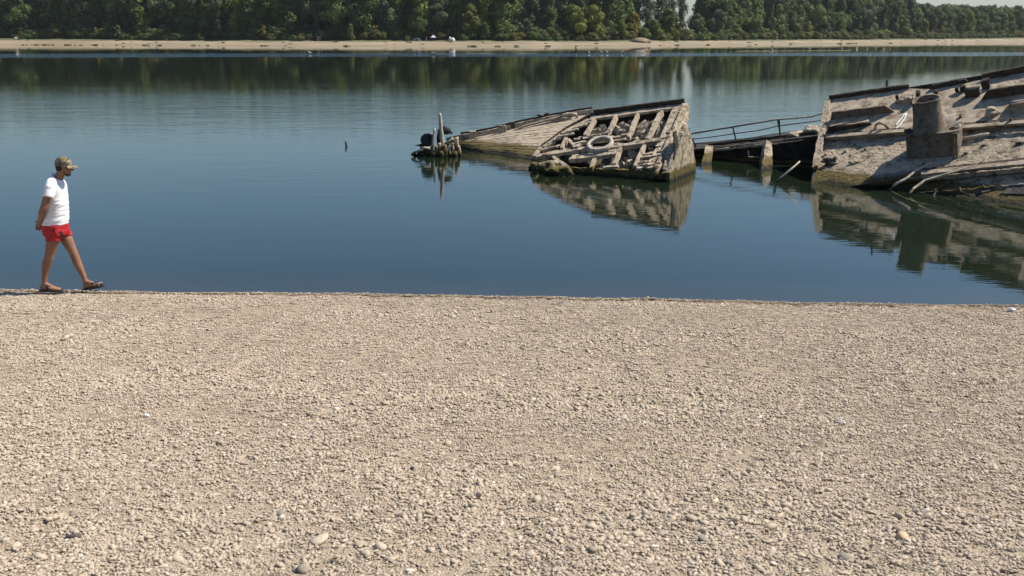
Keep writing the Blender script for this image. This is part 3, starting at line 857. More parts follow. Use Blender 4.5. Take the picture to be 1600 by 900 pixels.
def proto_tree(kind):
    out = []
    for crown, trunk, h0 in TREES[kind]:
        o = bpy.data.objects.new('source_crown', crown); store.objects.link(o); out.append((o, h0))
    return out
def build_forest():
    src, hs, kinds = [], [], []
    for kd in ('broad', 'grey', 'poplar', 'light'):
        for o, h in proto_tree(kd): src.append(o); hs.append(h); kinds.append(kd)
    pts, rots, scl, idx = [], [], [], []
    r = random.Random(4)
    px = -340.0
    while px < 1980:
        for off in (42, 49, 57, 66, 78, 95, 120):
            q = px + r.uniform(-6, 6)
            o = off + SANDW - 26 + r.uniform(-4, 4)
            if 1068 < q < 1087 and off > 45: continue            # the gap of sky
            if 985 < q < 1066 and off > 44: continue             # thin poplars only
            p = far_pt(q, o)
            dist = p.y
            if q < 980: top = -20 - r.uniform(0, 26)
            elif q < 1095: top = r.uniform(16, 27)
            elif q < 1420: top = r.uniform(-24, -6) + max(0, (q - 1330)) * 0.20
            else: top = 5 + (q - 1420) * 0.030 + r.uniform(-1.5, 3.5)
            top += max(0, 60 - off) * 0.55
            if 740 < q < 860 and off > 55: top = r.uniform(-14, 2)
            h = (P(q, top, p.y).z - p.z)
            i = r.choices(range(len(src)), [3 if k == 'broad' else 2 if k == 'grey' else 1.6 if k == 'poplar' else 1.1 for k in kinds])[0]
            s = h / hs[i]
            ws = min(max(s, 0.75), 1.5)
            pts.append(p); rots.append((0, 0, r.uniform(0, 6.28))); scl.append((ws * r.uniform(0.85, 1.1), ws * r.uniform(0.85, 1.1), s)); idx.append(i)
        d = far_pt(px, 60 + SANDW - 26).y
        px += 7.5 * F / d
    # the link order of a multi-input socket is reversed by scatter(), so indices follow src
    o = scatter('forest', pts, rots, scl, idx, src)
    tag(o, 'dense dark green riverside forest behind the far bank', 'forest')
    # undergrowth along the top of the sand
    bs = []
    for me_i in (0, 1):
        me = TREES['bush'][me_i][0].copy(); me.materials.clear(); me.materials.append(M['leaf'])
        o2 = bpy.data.objects.new('source_bush', me); store.objects.link(o2); bs.append(o2)
    for me_i, kd in ((0, 'leaf_scrub'), (1, 'leaf_scrub')):
        me = TREES['bush'][me_i][0].copy(); me.materials.clear(); me.materials.append(M[kd])
        o2 = bpy.data.objects.new('source_scrub', me); store.objects.link(o2); bs.append(o2)
    pts, rots, scl, idx = [], [], [], []
    px = -340.0
    while px < 1980:
        for off in (SANDW + 1, SANDW + 4, SANDW + 8, SANDW + 13):
            q = px + r.uniform(-4, 4)
            gap = noise.noise(Vector((q * 0.013, off * 0.1, 5.5)))
            if off < SANDW + 5 and gap < 0.0: continue
            if 640 < q < 715 and off < SANDW + 7: continue
            p = far_pt(q, off + r.uniform(-1, 1))
            s = r.uniform(0.35, 0.8) if off < SANDW + 5 else r.uniform(0.6, 1.35)
            pts.append(p); rots.append((0, 0, r.uniform(0, 6.28))); scl.append((s * 1.3, s * 1.3, s)); idx.append(r.randrange(4))
        px += 4.0 * F / far_pt(px, SANDW + 14).y
    # tufts down on the sand and a weedy line at the water's edge
    for k in range(260):
        q = r.uniform(-200, 1800)
        if r.random() < 0.55: off = r.uniform(0.5, 4.0); s = r.uniform(0.05, 0.14)
        else: off = SANDW * r.uniform(0.1, 1.0) ** 0.5; s = r.uniform(0.05, 0.16)
        if noise.noise(Vector((q * 0.02, off * 0.15, 2.2))) < -0.05: continue
        p = far_pt(q, off)
        pts.append(p); rots.append((0, 0, r.uniform(0, 6.28))); scl.append((s * 3.5, s * 1.8, s * 0.7)); idx.append(r.choice((2, 3)))
    o = scatter('undergrowth', pts, rots, scl, idx, bs)
    tag(o, 'low olive green scrub along the top of the far sand bank', 'scrub')
build_forest()

# --- things on the far bank
def far_ground(px, off):
    p = far_pt(px, off); return p
M['hutwall'] = plain('hut_boards', (0.30, 0.22, 0.17), 0.8, 0.25, 4.0)
M['hutroof'] = plain('hut_roof_sheet', (0.42, 0.36, 0.32), 0.7, 0.2, 2.0)
M['tentwhite'] = plain('white_canvas', (0.55, 0.55, 0.54), 0.7, 0.05, 3.0)
M['tarpgrey'] = plain('grey_tarpaulin', (0.30, 0.33, 0.36), 0.6, 0.15, 3.0)
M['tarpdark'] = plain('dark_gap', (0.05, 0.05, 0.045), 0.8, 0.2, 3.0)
CS = 1.15
p = far_ground(499, SANDW - 1.0)
t = tag(empty('hut', p, 0.2), 'small brown wooden hut with a flat light roof on the far sand bank', 'hut')
bm = bm_new(); beam(bm, p + CS * Vector((-0.9, 0, 0.7)), p + CS * Vector((0.9, 0, 0.7)), 1.5 * CS, 1.6 * CS); obj('wall', bm, M['hutwall'], t)
bm = bm_new(); beam(bm, p + CS * Vector((-1.15, -0.1, 1.62)), p + CS * Vector((1.15, -0.1, 1.72)), 2.0 * CS, 0.14 * CS); obj('roof', bm, M['hutroof'], t)
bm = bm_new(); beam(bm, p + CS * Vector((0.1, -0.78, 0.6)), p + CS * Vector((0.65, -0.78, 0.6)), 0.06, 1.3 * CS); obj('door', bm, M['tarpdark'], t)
p = far_ground(473, SANDW - 2.0)
t = tag(empty('shelter', p), 'dark open shelter with an angled lean-to roof beside the hut', 'shelter')
bm = bm_new(); prism(bm, [p + CS * Vector((-1.0, -0.6, 0.95)), p + CS * Vector((0.7, -0.6, 1.3)), p + CS * Vector((0.75, -0.6, 1.38)), p + CS * Vector((-1.05, -0.6, 1.03))], (0, 1.3 * CS, 0)); obj('roof', bm, M['hutroof'], t)
for dx, dz in ((-0.9, 0.95), (0.6, 1.3)):
    for dy in (-0.5, 0.6):
        bm = bm_new(); beam(bm, p + CS * Vector((dx, dy, -0.3)), p + CS * Vector((dx, dy, dz)), 0.15, 0.15); obj('post', bm, M['hutwall'], t)
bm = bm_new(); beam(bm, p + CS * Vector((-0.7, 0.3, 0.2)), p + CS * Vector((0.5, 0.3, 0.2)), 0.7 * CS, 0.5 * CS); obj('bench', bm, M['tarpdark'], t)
p = far_ground(651, SANDW - 1.0)
t = tag(empty('tarpaulin_shelter', p), 'grey tarpaulin shelter with bluish top at the camp', 'shelter')
bm = bm_new()
prism(bm, [p + CS * Vector((-1.5, 0, -0.1)), p + CS * Vector((-1.2, 0, 0.75)), p + CS * Vector((0.2, 0, 1.15)), p + CS * Vector((1.3, 0, 0.9)), p + CS * Vector((1.6, 0, -0.1))], (0, 1.6 * CS, 0)); obj('cover', bm, M['tarpgrey'], t)
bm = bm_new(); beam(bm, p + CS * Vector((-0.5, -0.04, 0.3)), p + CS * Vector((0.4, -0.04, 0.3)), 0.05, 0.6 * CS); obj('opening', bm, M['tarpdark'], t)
p = far_ground(677, SANDW - 0.5)
t = tag(empty('canopy', p), 'white pitched canopy roof over a dark camp shelter', 'canopy')
bm = bm_new()
apex = bm.verts.new(p + CS * Vector((0, 0.8, 2.25))); cs = [bm.verts.new(p + Vector(c)) for c in ((-1.2, -0.3, 1.45), (1.2, -0.3, 1.45), (1.2, 1.9, 1.45), (-1.2, 1.9, 1.45))]
for i in range(4): bm.faces.new((cs[i], cs[(i + 1) % 4], apex))
bm.faces.new(cs[::-1]); obj('roof', bm, M['tentwhite'], t)
for dx in (-1.1, 1.1):
    for dy in (-0.2, 1.8):
        bm = bm_new(); beam(bm, p + CS * Vector((dx, dy, -0.3)), p + CS * Vector((dx, dy, 1.5)), 0.07, 0.07); obj('pole', bm, M['tarpdark'], t)
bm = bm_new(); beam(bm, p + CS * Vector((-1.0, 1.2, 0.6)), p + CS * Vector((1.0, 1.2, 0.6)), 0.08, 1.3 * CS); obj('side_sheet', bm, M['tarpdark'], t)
p = far_ground(706, SANDW - 1.5)
t = tag(empty('dome_tent', p), 'white dome tent with a smaller porch at the end of the camp', 'tent')
bm = bm_new(); vsx = ellipsoid(bm, p + CS * Vector((0.25, 0, 0.1)), (1.05 * CS, 1.0 * CS, 1.25 * CS), sub=2)
smooth(obj('dome', bm, M['tentwhite'], t))
bm = bm_new(); ellipsoid(bm, p + CS * Vector((-0.75, 0.1, 0.5)), (0.5 * CS, 0.6 * CS, 1.2 * CS), sub=2); smooth(obj('porch', bm, M['tentwhite'], t))
# sand mound
p = far_ground(1000, SANDW - 12)
bm = bm_new()
for v in lump(bm, p + Vector((0, 0, 0)), (5.0, 3.0, 2.3), 3, 0.2, 3, (0, 0, 0)): pass
smooth(tag(obj('sand_mound', bm, ground.data.materials[1]), 'small heap of bare sand on top of the far bank', 'mound'))
p = far_ground(25, SANDW)
bm = bm_new(); lump(bm, p + Vector((0, 0, 0.2)), (0.9, 0.7, 0.65), 5, 0.3, 2)
tag(obj('boulder', bm, plain('pale_boulder', (0.5, 0.46, 0.4))), 'pale boulder at the edge of the forest by the far bank', 'boulder')

# small figures far away
def small_person(p, name, label, shirt, legs, hold=None):
    t = tag(empty(name, p), label, 'person')
    bm = bm_new()
    for s in (-0.09, 0.09): capsule(bm, p + Vector((s, 0, -0.25)), p + Vector((s * 0.8, 0, 0.82)), 0.06, 0.085, 8, 3)
    capsule(bm, p + Vector((0, 0, 0.85)), p + Vector((0, 0, 1.4)), 0.15, 0.17, 10, 4)
    for s in (-1, 1):
        capsule(bm, p + Vector((s * 0.2, 0, 1.4)), p + Vector((s * 0.27, -0.03, 1.1)), 0.055, 0.045, 8, 3)
        capsule(bm, p + Vector((s * 0.27, -0.03, 1.1)), p + Vector((s * 0.2, -0.2, 0.9)), 0.045, 0.035, 8, 3)
    capsule(bm, p + Vector((0, 0, 1.45)), p + Vector((0, -0.01, 1.58)), 0.06, 0.055, 8, 3)
    ellipsoid(bm, p + Vector((0, -0.02, 1.68)), (0.085, 0.1, 0.125), sub=2)
    me = remesh(bm, 0.025); smooth(me)
    obj('body', me, M['skin'], t)
    bm = bm_new()
    loft(bm, [[p + Vector((math.cos(a) * w, math.sin(a) * w * 0.7, z)) for a in np.linspace(0, 2 * math.pi, 13)[:-1]] for z, w in ((0.82, 0.2), (1.1, 0.19), (1.38, 0.24), (1.5, 0.1))])
    for s in (-1, 1): capsule(bm, p + Vector((s * 0.19, 0, 1.4)), p + Vector((s * 0.26, -0.02, 1.18)), 0.075, 0.075, 8, 3)
    smooth(obj('shirt', bm, shirt, t))
    bm = bm_new(); ellipsoid(bm, p + Vector((0, 0.01, 1.72)), (0.095, 0.108, 0.105), sub=2); smooth(obj('hair', bm, legs, t))
    bm = bm_new()
    for s in (-0.085, 0.085): capsule(bm, p + Vector((s, 0, 0.45)), p + Vector((s * 0.9, 0, 0.82)), 0.1, 0.12, 8, 3)
    smooth(obj('shorts', bm, legs, t))
    return t
def remesh(bm, voxel, smooth_it=3):
    """fuse overlapping solids into one continuous skin"""
    me = bpy.data.meshes.new('skin'); bmesh.ops.recalc_face_normals(bm, faces=bm.faces[:]); bm.to_mesh(me); bm.free()
    o = bpy.data.objects.new('skin', me); col.objects.link(o)
    md = o.modifiers.new('r', 'REMESH'); md.mode = 'VOXEL'; md.voxel_size = voxel; md.adaptivity = 0.0
    if smooth_it:
        ms = o.modifiers.new('s', 'SMOOTH'); ms.iterations = smooth_it; ms.factor = 0.5
    dg = bpy.context.evaluated_depsgraph_get()
    out = bpy.data.meshes.new_from_object(o.evaluated_get(dg))
    bpy.data.objects.remove(o)
    out.materials.clear()
    return out
def mat_skin():
    m, nt, b = new_mat('warm_skin')  # warm skin tone with mild mottling
    tc = N(nt, 'ShaderNodeTexCoord')
    n1 = noise_tex(nt, tc.outputs['Object'], 9, 5, 0.6)
    r = ramp(nt, n1.outputs[0], [(0.3, (0.185, 0.088, 0.052)), (0.7, (0.275, 0.138, 0.084))])
    nt.links.new(r.outputs[0], b.inputs['Base Color'])
    b.inputs['Roughness'].default_value = 0.55
    b.inputs['Specular IOR Level'].default_value = 0.35
    b.inputs['Subsurface Weight'].default_value = 0.05
    b.inputs['Subsurface Radius'].default_value = (0.02, 0.008, 0.004)
    return m
M['skin'] = mat_skin()
M['white_shirt'] = plain('white_cotton', (0.70, 0.70, 0.70), 0.85, 0.03, 40, 0.1, 0.002, 0.2)
M['dark_cloth'] = plain('dark_cloth', (0.05, 0.04, 0.04), 0.8)
M['red_cloth'] = plain('red_cloth', (0.5, 0.06, 0.05), 0.8, 0.1)
pw = Wt(900, 80.0)
small_person(pw + Vector((0, 0, -0.35)), 'person', 'person in a white top wading near the far shore', M['white_shirt'], M['dark_cloth'])
small_person(far_pt(666, SANDW - 1), 'person', 'person in a red and white outfit standing by the camp', M['red_cloth'], M['tentwhite'])

# gulls and cormorants standing in the shallows
def bird_mesh(m, seed):
    random.seed(seed); bm = bm_new()
    ellipsoid(bm, (0, 0, 0.26), (0.26, 0.11, 0.12), (0, -0.25, 0), 2)
    tube(bm, [(0.17, 0, 0.3), (0.25, 0, 0.42), (0.27, 0, 0.5)], [0.06, 0.045, 0.045], 7)
    ellipsoid(bm, (0.29, 0, 0.53), (0.07, 0.05, 0.055), (0, 0, 0), 2)
    tube(bm, [(0.34, 0, 0.53), (0.45, 0, 0.51)], [0.02, 0.004], 5)
    tube(bm, [(-0.2, 0, 0.22), (-0.42, 0, 0.16)], [0.07, 0.02], 6)
    for s in (-0.04, 0.04): tube(bm, [(0.02, s, 0.2), (0.03, s, -0.12)], 0.014, 5)
    me = bpy.data.meshes.new('bird'); bm.to_mesh(me); bm.free(); smooth(me); me.materials.append(m)
    return me
gm = bird_mesh(plain('gull_feathers', (0.72, 0.72, 0.70), 0.7, 0.1), 1)
cm = bird_mesh(plain('cormorant_feathers', (0.03, 0.03, 0.035), 0.6, 0.2), 2)
birds = [(918, 82.6, cm), (920.5, 83, gm), (926, 83, cm), (940, 83, gm), (948.5, 82.8, gm), (952, 83, cm), (958, 82.8, cm), (972, 82.5, gm), (980, 82.8, cm), (996, 82.6, gm),
         (1003.5, 82.6, gm), (1010.5, 82.6, cm), (1033, 82.6, cm), (1125, 80.2, cm), (1207, 79, gm), (1265, 77.2, gm), (1264, 76.7, cm), (1315.5, 76.8, gm),
         (1339, 76.8, gm), (1355, 76.6, gm), (1362, 77.4, cm), (1369, 76.6, gm), (1381, 77.2, gm), (1391, 77, gm), (484, 84, gm)]
random.seed(3)
for px, py, me in birds:
    o = link(bpy.data.objects.new('gull' if me is gm else 'cormorant', me))
    o.location = Wt(px, py) + Vector((0, 0, 0.02)); o.rotation_euler = (0, 0, random.choice([0.3, 2.9, 0.0, 3.4]) + random.uniform(-0.5, 0.5)); o.scale = [random.uniform(0.85, 1.05)] * 3
    if px < 600: tag(o, 'single pale gull resting on the ruffled water strip below the hut', 'bird')
    elif me is gm: tag(o, 'white gull standing in the row of birds near the far shore', 'bird', 'gulls in the far shallows')
    else: tag(o, 'dark waterbird in the row of birds near the far shore', 'bird', 'dark waterbirds in the far shallows')

# ================================================================== WRECKS
UP = Vector((0, 0, 1))
def part(name, bm, m, parent, sm=False):
    o = obj(name, bm, M[m], parent)
    if sm: smooth(o)
    return o
def zd(X, Y): return 820 + X / 5.714, 150 + Y / 5.714
def z3(X, Y): return 1260 + X / 4.286, 100 + Y / 4.286
def z4(X, Y): return 1400 + X / 3.915, 100 + Y / 3.915
def z5(X, Y): return 1060 + X / 6, 160 + Y / 6
def z6(X, Y): return 1390 + X / 8.18, 150 + Y / 8.18
def zh(X, Y): return 630 + X / 5.714, 160 + Y / 5.714

# ---------------------------------------------------------- the tilted broken deck with the tyre
random.seed(31)
DA = P(1018, 265, Wt(1020, 281).y); DB = Rf(1068, 162, 355); DC = P(837, 246, Wt(835, 265).y)
D = Pl(DA, DB, DC)
def dp(X, Y, h=0.0): return D.at(*zd(X, Y), h)
wreck = tag(empty('broken_deck_wreck', ((DA + DC) / 2 - UP * 0.3)), 'tilted broken wooden deck wreck holding a tyre and rubble between its beams', 'shipwreck')
def dbeam(name, a, b, w, h, m='frame', lift=0.0, seg=0.14, amp=0.014, sd=0.0):
    bm = bm_new(); beam(bm, dp(*a, lift), dp(*b, lift), w, h, D.n)
    return part(name, rough(bm, seg, amp, 5.0, seed=sd), m, wreck)
dbeam('deck_edge', (585, 203), (1405, 94), 0.19, 0.08, lift=-0.02, sd=1)
dbeam('rim', (612, 152), (1428, 50), 0.05, 0.20, 'rust', lift=0.05, sd=2, amp=0.010)  # dark tone paints the shade on the rim's backlit near face
dbeam('rim', (606, 160), (345, 310), 0.05, 0.12, 'rust', lift=0.02, sd=3)
dbeam('rim', (345, 310), (150, 452), 0.05, 0.10, 'rust', lift=0.02, sd=4)
dbeam('deck_edge', (570, 215), (330, 340), 0.13, 0.08, sd=5, lift=0.0)
dbeam('deck_edge', (310, 345), (165, 455), 0.12, 0.08, sd=6)
dbeam('deck_edge', (150, 452), (85, 545), 0.10, 0.08, sd=7)
dbeam('side_plate', (1368, 120), (1140, 655), 0.30, 0.12, lift=-0.02, sd=8, amp=0.02)
for i, (a, b, w) in enumerate([((628, 215), (540, 365), 0.10), ((818, 195), (738, 350), 0.085), ((1010, 172), (925, 385), 0.095), ((1222, 145), (1098, 395), 0.11)]):
    dbeam('beam', a, b, w, 0.15, sd=10 + i, amp=0.02)
dbeam('beam', (780, 470), (1225, 400), 0.15, 0.14, sd=15, lift=0.01, amp=0.02)
for i, (a, b, w) in enumerate([((862, 465), (800, 620), 0.095), ((1070, 450), (985, 640), 0.085), ((625, 570), (590, 655), 0.10), ((375, 385), (330, 480), 0.10)]):
    dbeam('beam', a, b, w, 0.14, sd=20 + i, amp=0.02)
dbeam('beam', (110, 545), (560, 470), 0.14, 0.11, sd=25, lift=-0.01, amp=0.025)
dbeam('beam', (400, 575), (830, 515), 0.13, 0.12, 'plank', sd=26, amp=0.02)
# loose planks lying across
def plank_row(X0, X1, Y, n, wmin=60, wmax=230, lift=0.0, slope=-0.15):
    X = X0
    for k in range(n):
        L = random.uniform(wmin, wmax)
        if X + 30 > X1: break
        e = min(X + L, X1)
        yy = Y + slope * (X - X0) + random.uniform(-5, 5)
        bm = bm_new()
        beam(bm, dp(X, yy, lift + random.uniform(-0.05, 0.07)), dp(e, yy + slope * (e - X) + random.uniform(-7, 7), lift + random.uniform(-0.05, 0.08)),
             random.uniform(0.055, 0.105), random.uniform(0.035, 0.065), D.n, w2=random.uniform(0.03, 0.09))
        part('plank', rough(bm, 0.13, 0.016, 7.0, seed=random.uniform(0, 50)), 'plank', wreck)
        X = e + random.uniform(2, 22)
for (X0, X1, Y) in [(440, 600, 395), (430, 560, 430), (440, 600, 470), (500, 870, 500), (420, 860, 540), (400, 600, 560), (770, 930, 365), (790, 900, 400),
                    (800, 880, 430), (560, 700, 545), (600, 860, 470), (480, 720, 375)]:
    plank_row(X0, X1, Y, 4)
for (X0, X1, Y) in [(1215, 1300, 330), (1210, 1295, 362), (1180, 1280, 400), (1170, 1265, 440), (1030, 1260, 510), (1020, 1245, 545), (1010, 1235, 580), (1000, 1215, 615), (1000, 1200, 640)]:
    plank_row(X0, X1, Y + 12, 3, 60, 140)
for (X0, X1, Y) in [(480, 640, 225), (450, 600, 250), (400, 560, 285), (380, 500, 310), (300, 440, 350), (180, 330, 400), (150, 330, 470), (160, 430, 505)]:
    plank_row(X0, X1, Y + 12, 2, 70, 190, slope=-0.22)
for a, b in [((385, 390), (445, 445)), ((430, 460), (500, 435)), ((250, 545), (390, 640)), ((470, 460), (500, 440)), ((700, 640), (840, 632)), ((960, 420), (1030, 395))]:
    dbeam('plank', a, b, 0.09, 0.06, 'plank', lift=0.06, sd=random.uniform(0, 40), amp=0.02)
# hold floor, front wall, back and end walls
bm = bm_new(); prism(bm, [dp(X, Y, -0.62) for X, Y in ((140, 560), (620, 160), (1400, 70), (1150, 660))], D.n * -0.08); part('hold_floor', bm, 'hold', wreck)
fl = [dp(60, 560, -0.02), dp(190, 590, -0.03), dp(420, 640, -0.04), dp(800, 655, -0.04), dp(1150, 668, -0.03)]
bm = bm_new()
for a, b in zip(fl, fl[1:]):
    prism(bm, [a, b, Vector((b.x, b.y, -0.5)), Vector((a.x, a.y, -0.5))], (0.05, 0.14, 0))
part('front_wall', rough(bm, 0.12, 0.03, 4.5, seed=5), 'hull', wreck)
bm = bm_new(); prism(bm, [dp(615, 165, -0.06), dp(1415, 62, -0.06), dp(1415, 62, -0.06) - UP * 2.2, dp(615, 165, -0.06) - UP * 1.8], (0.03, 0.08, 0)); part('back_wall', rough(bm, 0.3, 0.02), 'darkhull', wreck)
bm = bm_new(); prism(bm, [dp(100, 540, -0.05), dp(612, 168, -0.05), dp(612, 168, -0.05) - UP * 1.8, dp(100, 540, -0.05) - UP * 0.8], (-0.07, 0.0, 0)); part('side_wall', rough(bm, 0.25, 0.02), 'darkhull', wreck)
# end wall: inner strip with rivet line, dark slot, outer crusted block
e0, e1 = dp(1425, 62), dp(1165, 668)
bm = bm_new(); prism(bm, [e0, e1, e1 - D.n * 0.10 - UP * 0.42, e0 - D.n * 0.28 - UP * 0.12], (0.12, -0.03, 0)); part('end_strip', rough(bm, 0.12, 0.022, 5.0, seed=3), 'hull', wreck)
g0, g1 = e0 + Vector((0.13, 0.0, -0.05)), e1 + Vector((0.13, 0.0, -0.05))
w0, w1 = Wt(1048, 284), Wt(1087, 267)
VW = Pl(w0, w1, w0 + UP)
def vw(px, py): return VW.at(px, py)
bm = bm_new(); prism(bm, [vw(1046, 296), vw(1089, 282), vw(1087, 262), vw(1084, 236), vw(1077, 199), vw(1073, 193), vw(1067, 207), vw(1058, 240), vw(1052, 256), vw(1046, 270)], (-0.10, 0.06, 0))
part('end_wall', rough(bm, 0.10, 0.035, 5.0, seed=9), 'hull', wreck)
bm = bm_new(); prism(bm, [P(1069.5, 160, DB.y), P(1076, 172, DB.y - .1), P(1074, 192, DB.y - .5), vw(1058, 245) + Vector((0, 0.1, 0)), vw(1044, 272) + Vector((-0.1, 0.1, 0)), dp(1320, 330)], (-0.05, 0.04, 0))
part('end_wall', rough(bm, 0.10, 0.03, 5.0, seed=19), 'hull', wreck)
bm = bm_new(); prism(bm, [vw(1050, 207) + Vector((0.05, -.03, 0)), vw(1054, 204) + Vector((0.05, -.03, 0)), vw(1056, 222) + Vector((0.05, -.03, 0)), vw(1053, 243) + Vector((0.05, -.03, 0)), vw(1050, 250) + Vector((0.05, -.03, 0)), vw(1051, 228) + Vector((0.05, -.03, 0))], (-0.03, 0.01, 0)); part('slot', rough(bm, .12, .015, 6), 'black', wreck)
# rivets along the side plate
bm = bm_new()
for i in range(26):
    t = i / 25; q = dp(1385 - 235 * t, 125 + 510 * t, 0.05)
    for v_ in bmesh.ops.create_icosphere(bm, subdivisions=1, radius=0.028)['verts']: v_.co += q
part('rivet_row', bm, 'rust', wreck)
# algae-hung lumps where the deck meets the river
for X, Y, r in [(120, 610, 0.22), (240, 640, 0.30), (320, 660, 0.26), (1190, 700, 0.2), (1260, 680, 0.22), (560, 640, 0.12), (660, 625, 0.13)]:
    q = Wt(*zd(X, Y + 55)); bm = bm_new(); lump(bm, q + Vector((0, 0.12, r * 0.35)), (r * 1.1, r, r * 0.8), X, 0.5, 3)
    part('weed_lump', rough(bm, 0.2, 0.03, 8.0), 'hull', wreck)
# rubble in the hold: stones as pieces of the wreck
stones = [(645, 305, .17), (690, 300, .20), (725, 315, .16), (700, 335, .14), (610, 340, .15), (570, 345, .12), (835, 290, .19), (870, 275, .17), (905, 285, .21), (850, 325, .18), (895, 325, .15),
          (950, 240, .14), (1045, 285, .24), (1085, 265, .16), (1105, 240, .15), (1010, 335, .16), (1060, 330, .19), (1095, 325, .15), (1030, 250, .15), (1180, 285, .17), (1225, 215, .14), (1245, 265, .17), (1175, 345, .18), (1205, 310, .14),
          (1000, 380, .12), (1065, 365, .17), (960, 525, .20), (990, 520, .13), (905, 560, .13), (880, 605, .16), (935, 590, .18), (920, 615, .12), (1130, 470, .10), (700, 610, .10), (240, 425, .15), (280, 440, .12), (480, 420, .12), (420, 360, .10), (760, 320, .12), (1150, 250, .13)]
meshes = []
for k in range(7):
    bm = bm_new(); lump(bm, (0, 0, 0), (1, 0.85, 0.7), 40 + k, 0.45, 2)
    me = bpy.data.meshes.new('stone'); bm.to_mesh(me); bm.free(); me.materials.append(M['stone']); meshes.append(me)
for X, Y, r in stones:
    o = bpy.data.objects.new('stone', meshes[random.randrange(7)])
    link(o, wreck)
    o.matrix_parent_inverse = Matrix.Translation(wreck.location).inverted()
    o.location = dp(X, Y + 16, -0.30); o.scale = [r * random.uniform(0.85, 1.1)] * 3
    o.rotation_euler = (random.uniform(0, 6), random.uniform(0, 6), random.uniform(0, 6))
# the tyre lying on the planks
c = dp(672, 432, 0.11); ux = (dp(800, 415, 0.14) - dp(545, 455, 0.14)).normalized(); vx = D.n.cross(ux)
def tyre_mesh():
    bm = bm_new(); prof = []
    Ro, Ri, hw_ = 0.395, 0.265, 0.075
    prof = [(Ri, -hw_ * 0.55), (Ri + 0.03, -hw_ * 0.85), (Ro - 0.05, -hw_), (Ro - 0.01, -hw_ * 0.8), (Ro, -hw_ * 0.3), (Ro, hw_ * 0.3), (Ro - 0.01, hw_ * 0.8), (Ro - 0.05, hw_), (Ri + 0.03, hw_ * 0.85), (Ri, hw_ * 0.55), (Ri + 0.03, 0.05), (Ri + 0.09, 0), (Ri + 0.03, -0.05)]
    n = 44; rings = []
    for i in range(n):
        a = 2 * math.pi * i / n
        dirv = ux * math.cos(a) + vx * math.sin(a)
        rings.append([bm.verts.new(c + dirv * (r + 0.008 * noise.noise(Vector((math.cos(a) * 3, math.sin(a) * 3, r * 9)))) + D.n * h) for r, h in prof])
    for i in range(n):
        A_, B_ = rings[i], rings[(i + 1) % n]
        for k in range(len(prof)): bm.faces.new((A_[k], B_[k], B_[(k + 1) % len(prof)], A_[(k + 1) % len(prof)]))
    bmesh.ops.recalc_face_normals(bm, faces=bm.faces[:])
    return bm
ty = tag(smooth(obj('tyre', tyre_mesh(), M['tyre'])), 'dusty pale tyre lying flat on the broken deck', 'tyre')

# ---------------------------------------------------------- low planked hull behind it, with pipes
GY = 33.6
hull = tag(empty('sunken_planked_hull', Wt(760, 240)), 'low sunken planked hull with pipes along its gunwale, behind the tilted deck', 'shipwreck')
def gp(px, py, dy=0.0): return P(px, py, Rf(785, 195, 265).y + dy)
top = [(698, 219), (720, 214), (740, 211), (775, 204), (819, 193), (860, 185), (903, 177), (925, 174)]
wl = [(716, 232), (735, 235), (755, 238), (785, 241), (812, 246), (840, 250), (870, 254), (890, 256)]
bm = bm_new(); rings = []
for (tx, ty_), (wx, wy) in zip(top, wl):
    a, b = gp(tx, ty_ + 4), Wt(wx, wy)
    row = [a.lerp(b, t / 15) + UP * 0.10 * math.sin(math.pi * t / 15) for t in range(16)]
    row.append(b + (b - a).normalized() * 0.8 - UP * 0.3)
    rings.append(row)
# strakes: each run of planking is a piece of its own
for k in range(16):
    bm = bm_new(); up_, lo_ = [], []
    for row in rings:
        n_ = Vector((0, -0.35, 0.94))
        lift = 0.012 * noise.noise(Vector((k * 1.7, 0.3, 2)))
        up_.append((row[k] + n_ * lift)); lo_.append((row[k].lerp(row[k + 1], 0.97) + n_ * (lift + 0.006)))
    vv = [[bm.verts.new(p_) for p_ in up_], [bm.verts.new(p_) for p_ in lo_], [bm.verts.new(p_ - UP * 0.06) for p_ in lo_], [bm.verts.new(p_ - UP * 0.06) for p_ in up_]]
    for i in range(len(up_) - 1):
        for r_ in range(4): bm.faces.new((vv[r_][i], vv[r_][i + 1], vv[(r_ + 1) % 4][i + 1], vv[(r_ + 1) % 4][i]))
    bmesh.ops.recalc_face_normals(bm, faces=bm.faces[:])
    part('strake', rough(bm, 0.2, 0.012, 6.0, seed=k), 'planking', hull)
bm = bm_new()
for (a, b) in zip(top, top[1:]): beam(bm, gp(*a, 0.1), gp(*b, 0.1), 0.12, 0.16)
part('gunwale', rough(bm, 0.12, 0.02, 6.0), 'stone', hull)
bm = bm_new()
for (a, b) in zip(top[1:], top[2:]): beam(bm, gp(a[0], a[1] - 2, 0.2), gp(b[0], b[1] - 2, 0.2), 0.10, 0.22)
part('coaming', rough(bm, 0.12, 0.015, 6.0), 'rust', hull)
bm = bm_new()
for (a, b) in zip(top, top[1:]): prism(bm, [gp(*a, 0.18), gp(*b, 0.18), gp(*b, 0.18) - UP * 1.8, gp(*a, 0.18) - UP * 1.8], (0, 0.08, 0))
part('back_wall', bm, 'darkhull', hull)
bm = bm_new()
pts = [zh(520, 392), zh(830, 314), zh(960, 282), zh(1080, 228), zh(1250, 184), zh(1400, 146)]
for a, b in zip(pts, pts[1:]): beam(bm, gp(a[0], a[1] + 3.2, -0.3), gp(b[0], b[1] + 3.2, -0.3), 0.05, 0.09)
part('pipe_dark_strip', rough(bm, 0.15, 0.012, 6.0), 'rust', hull)  # dark strip added below the pipes for the dark lines between them
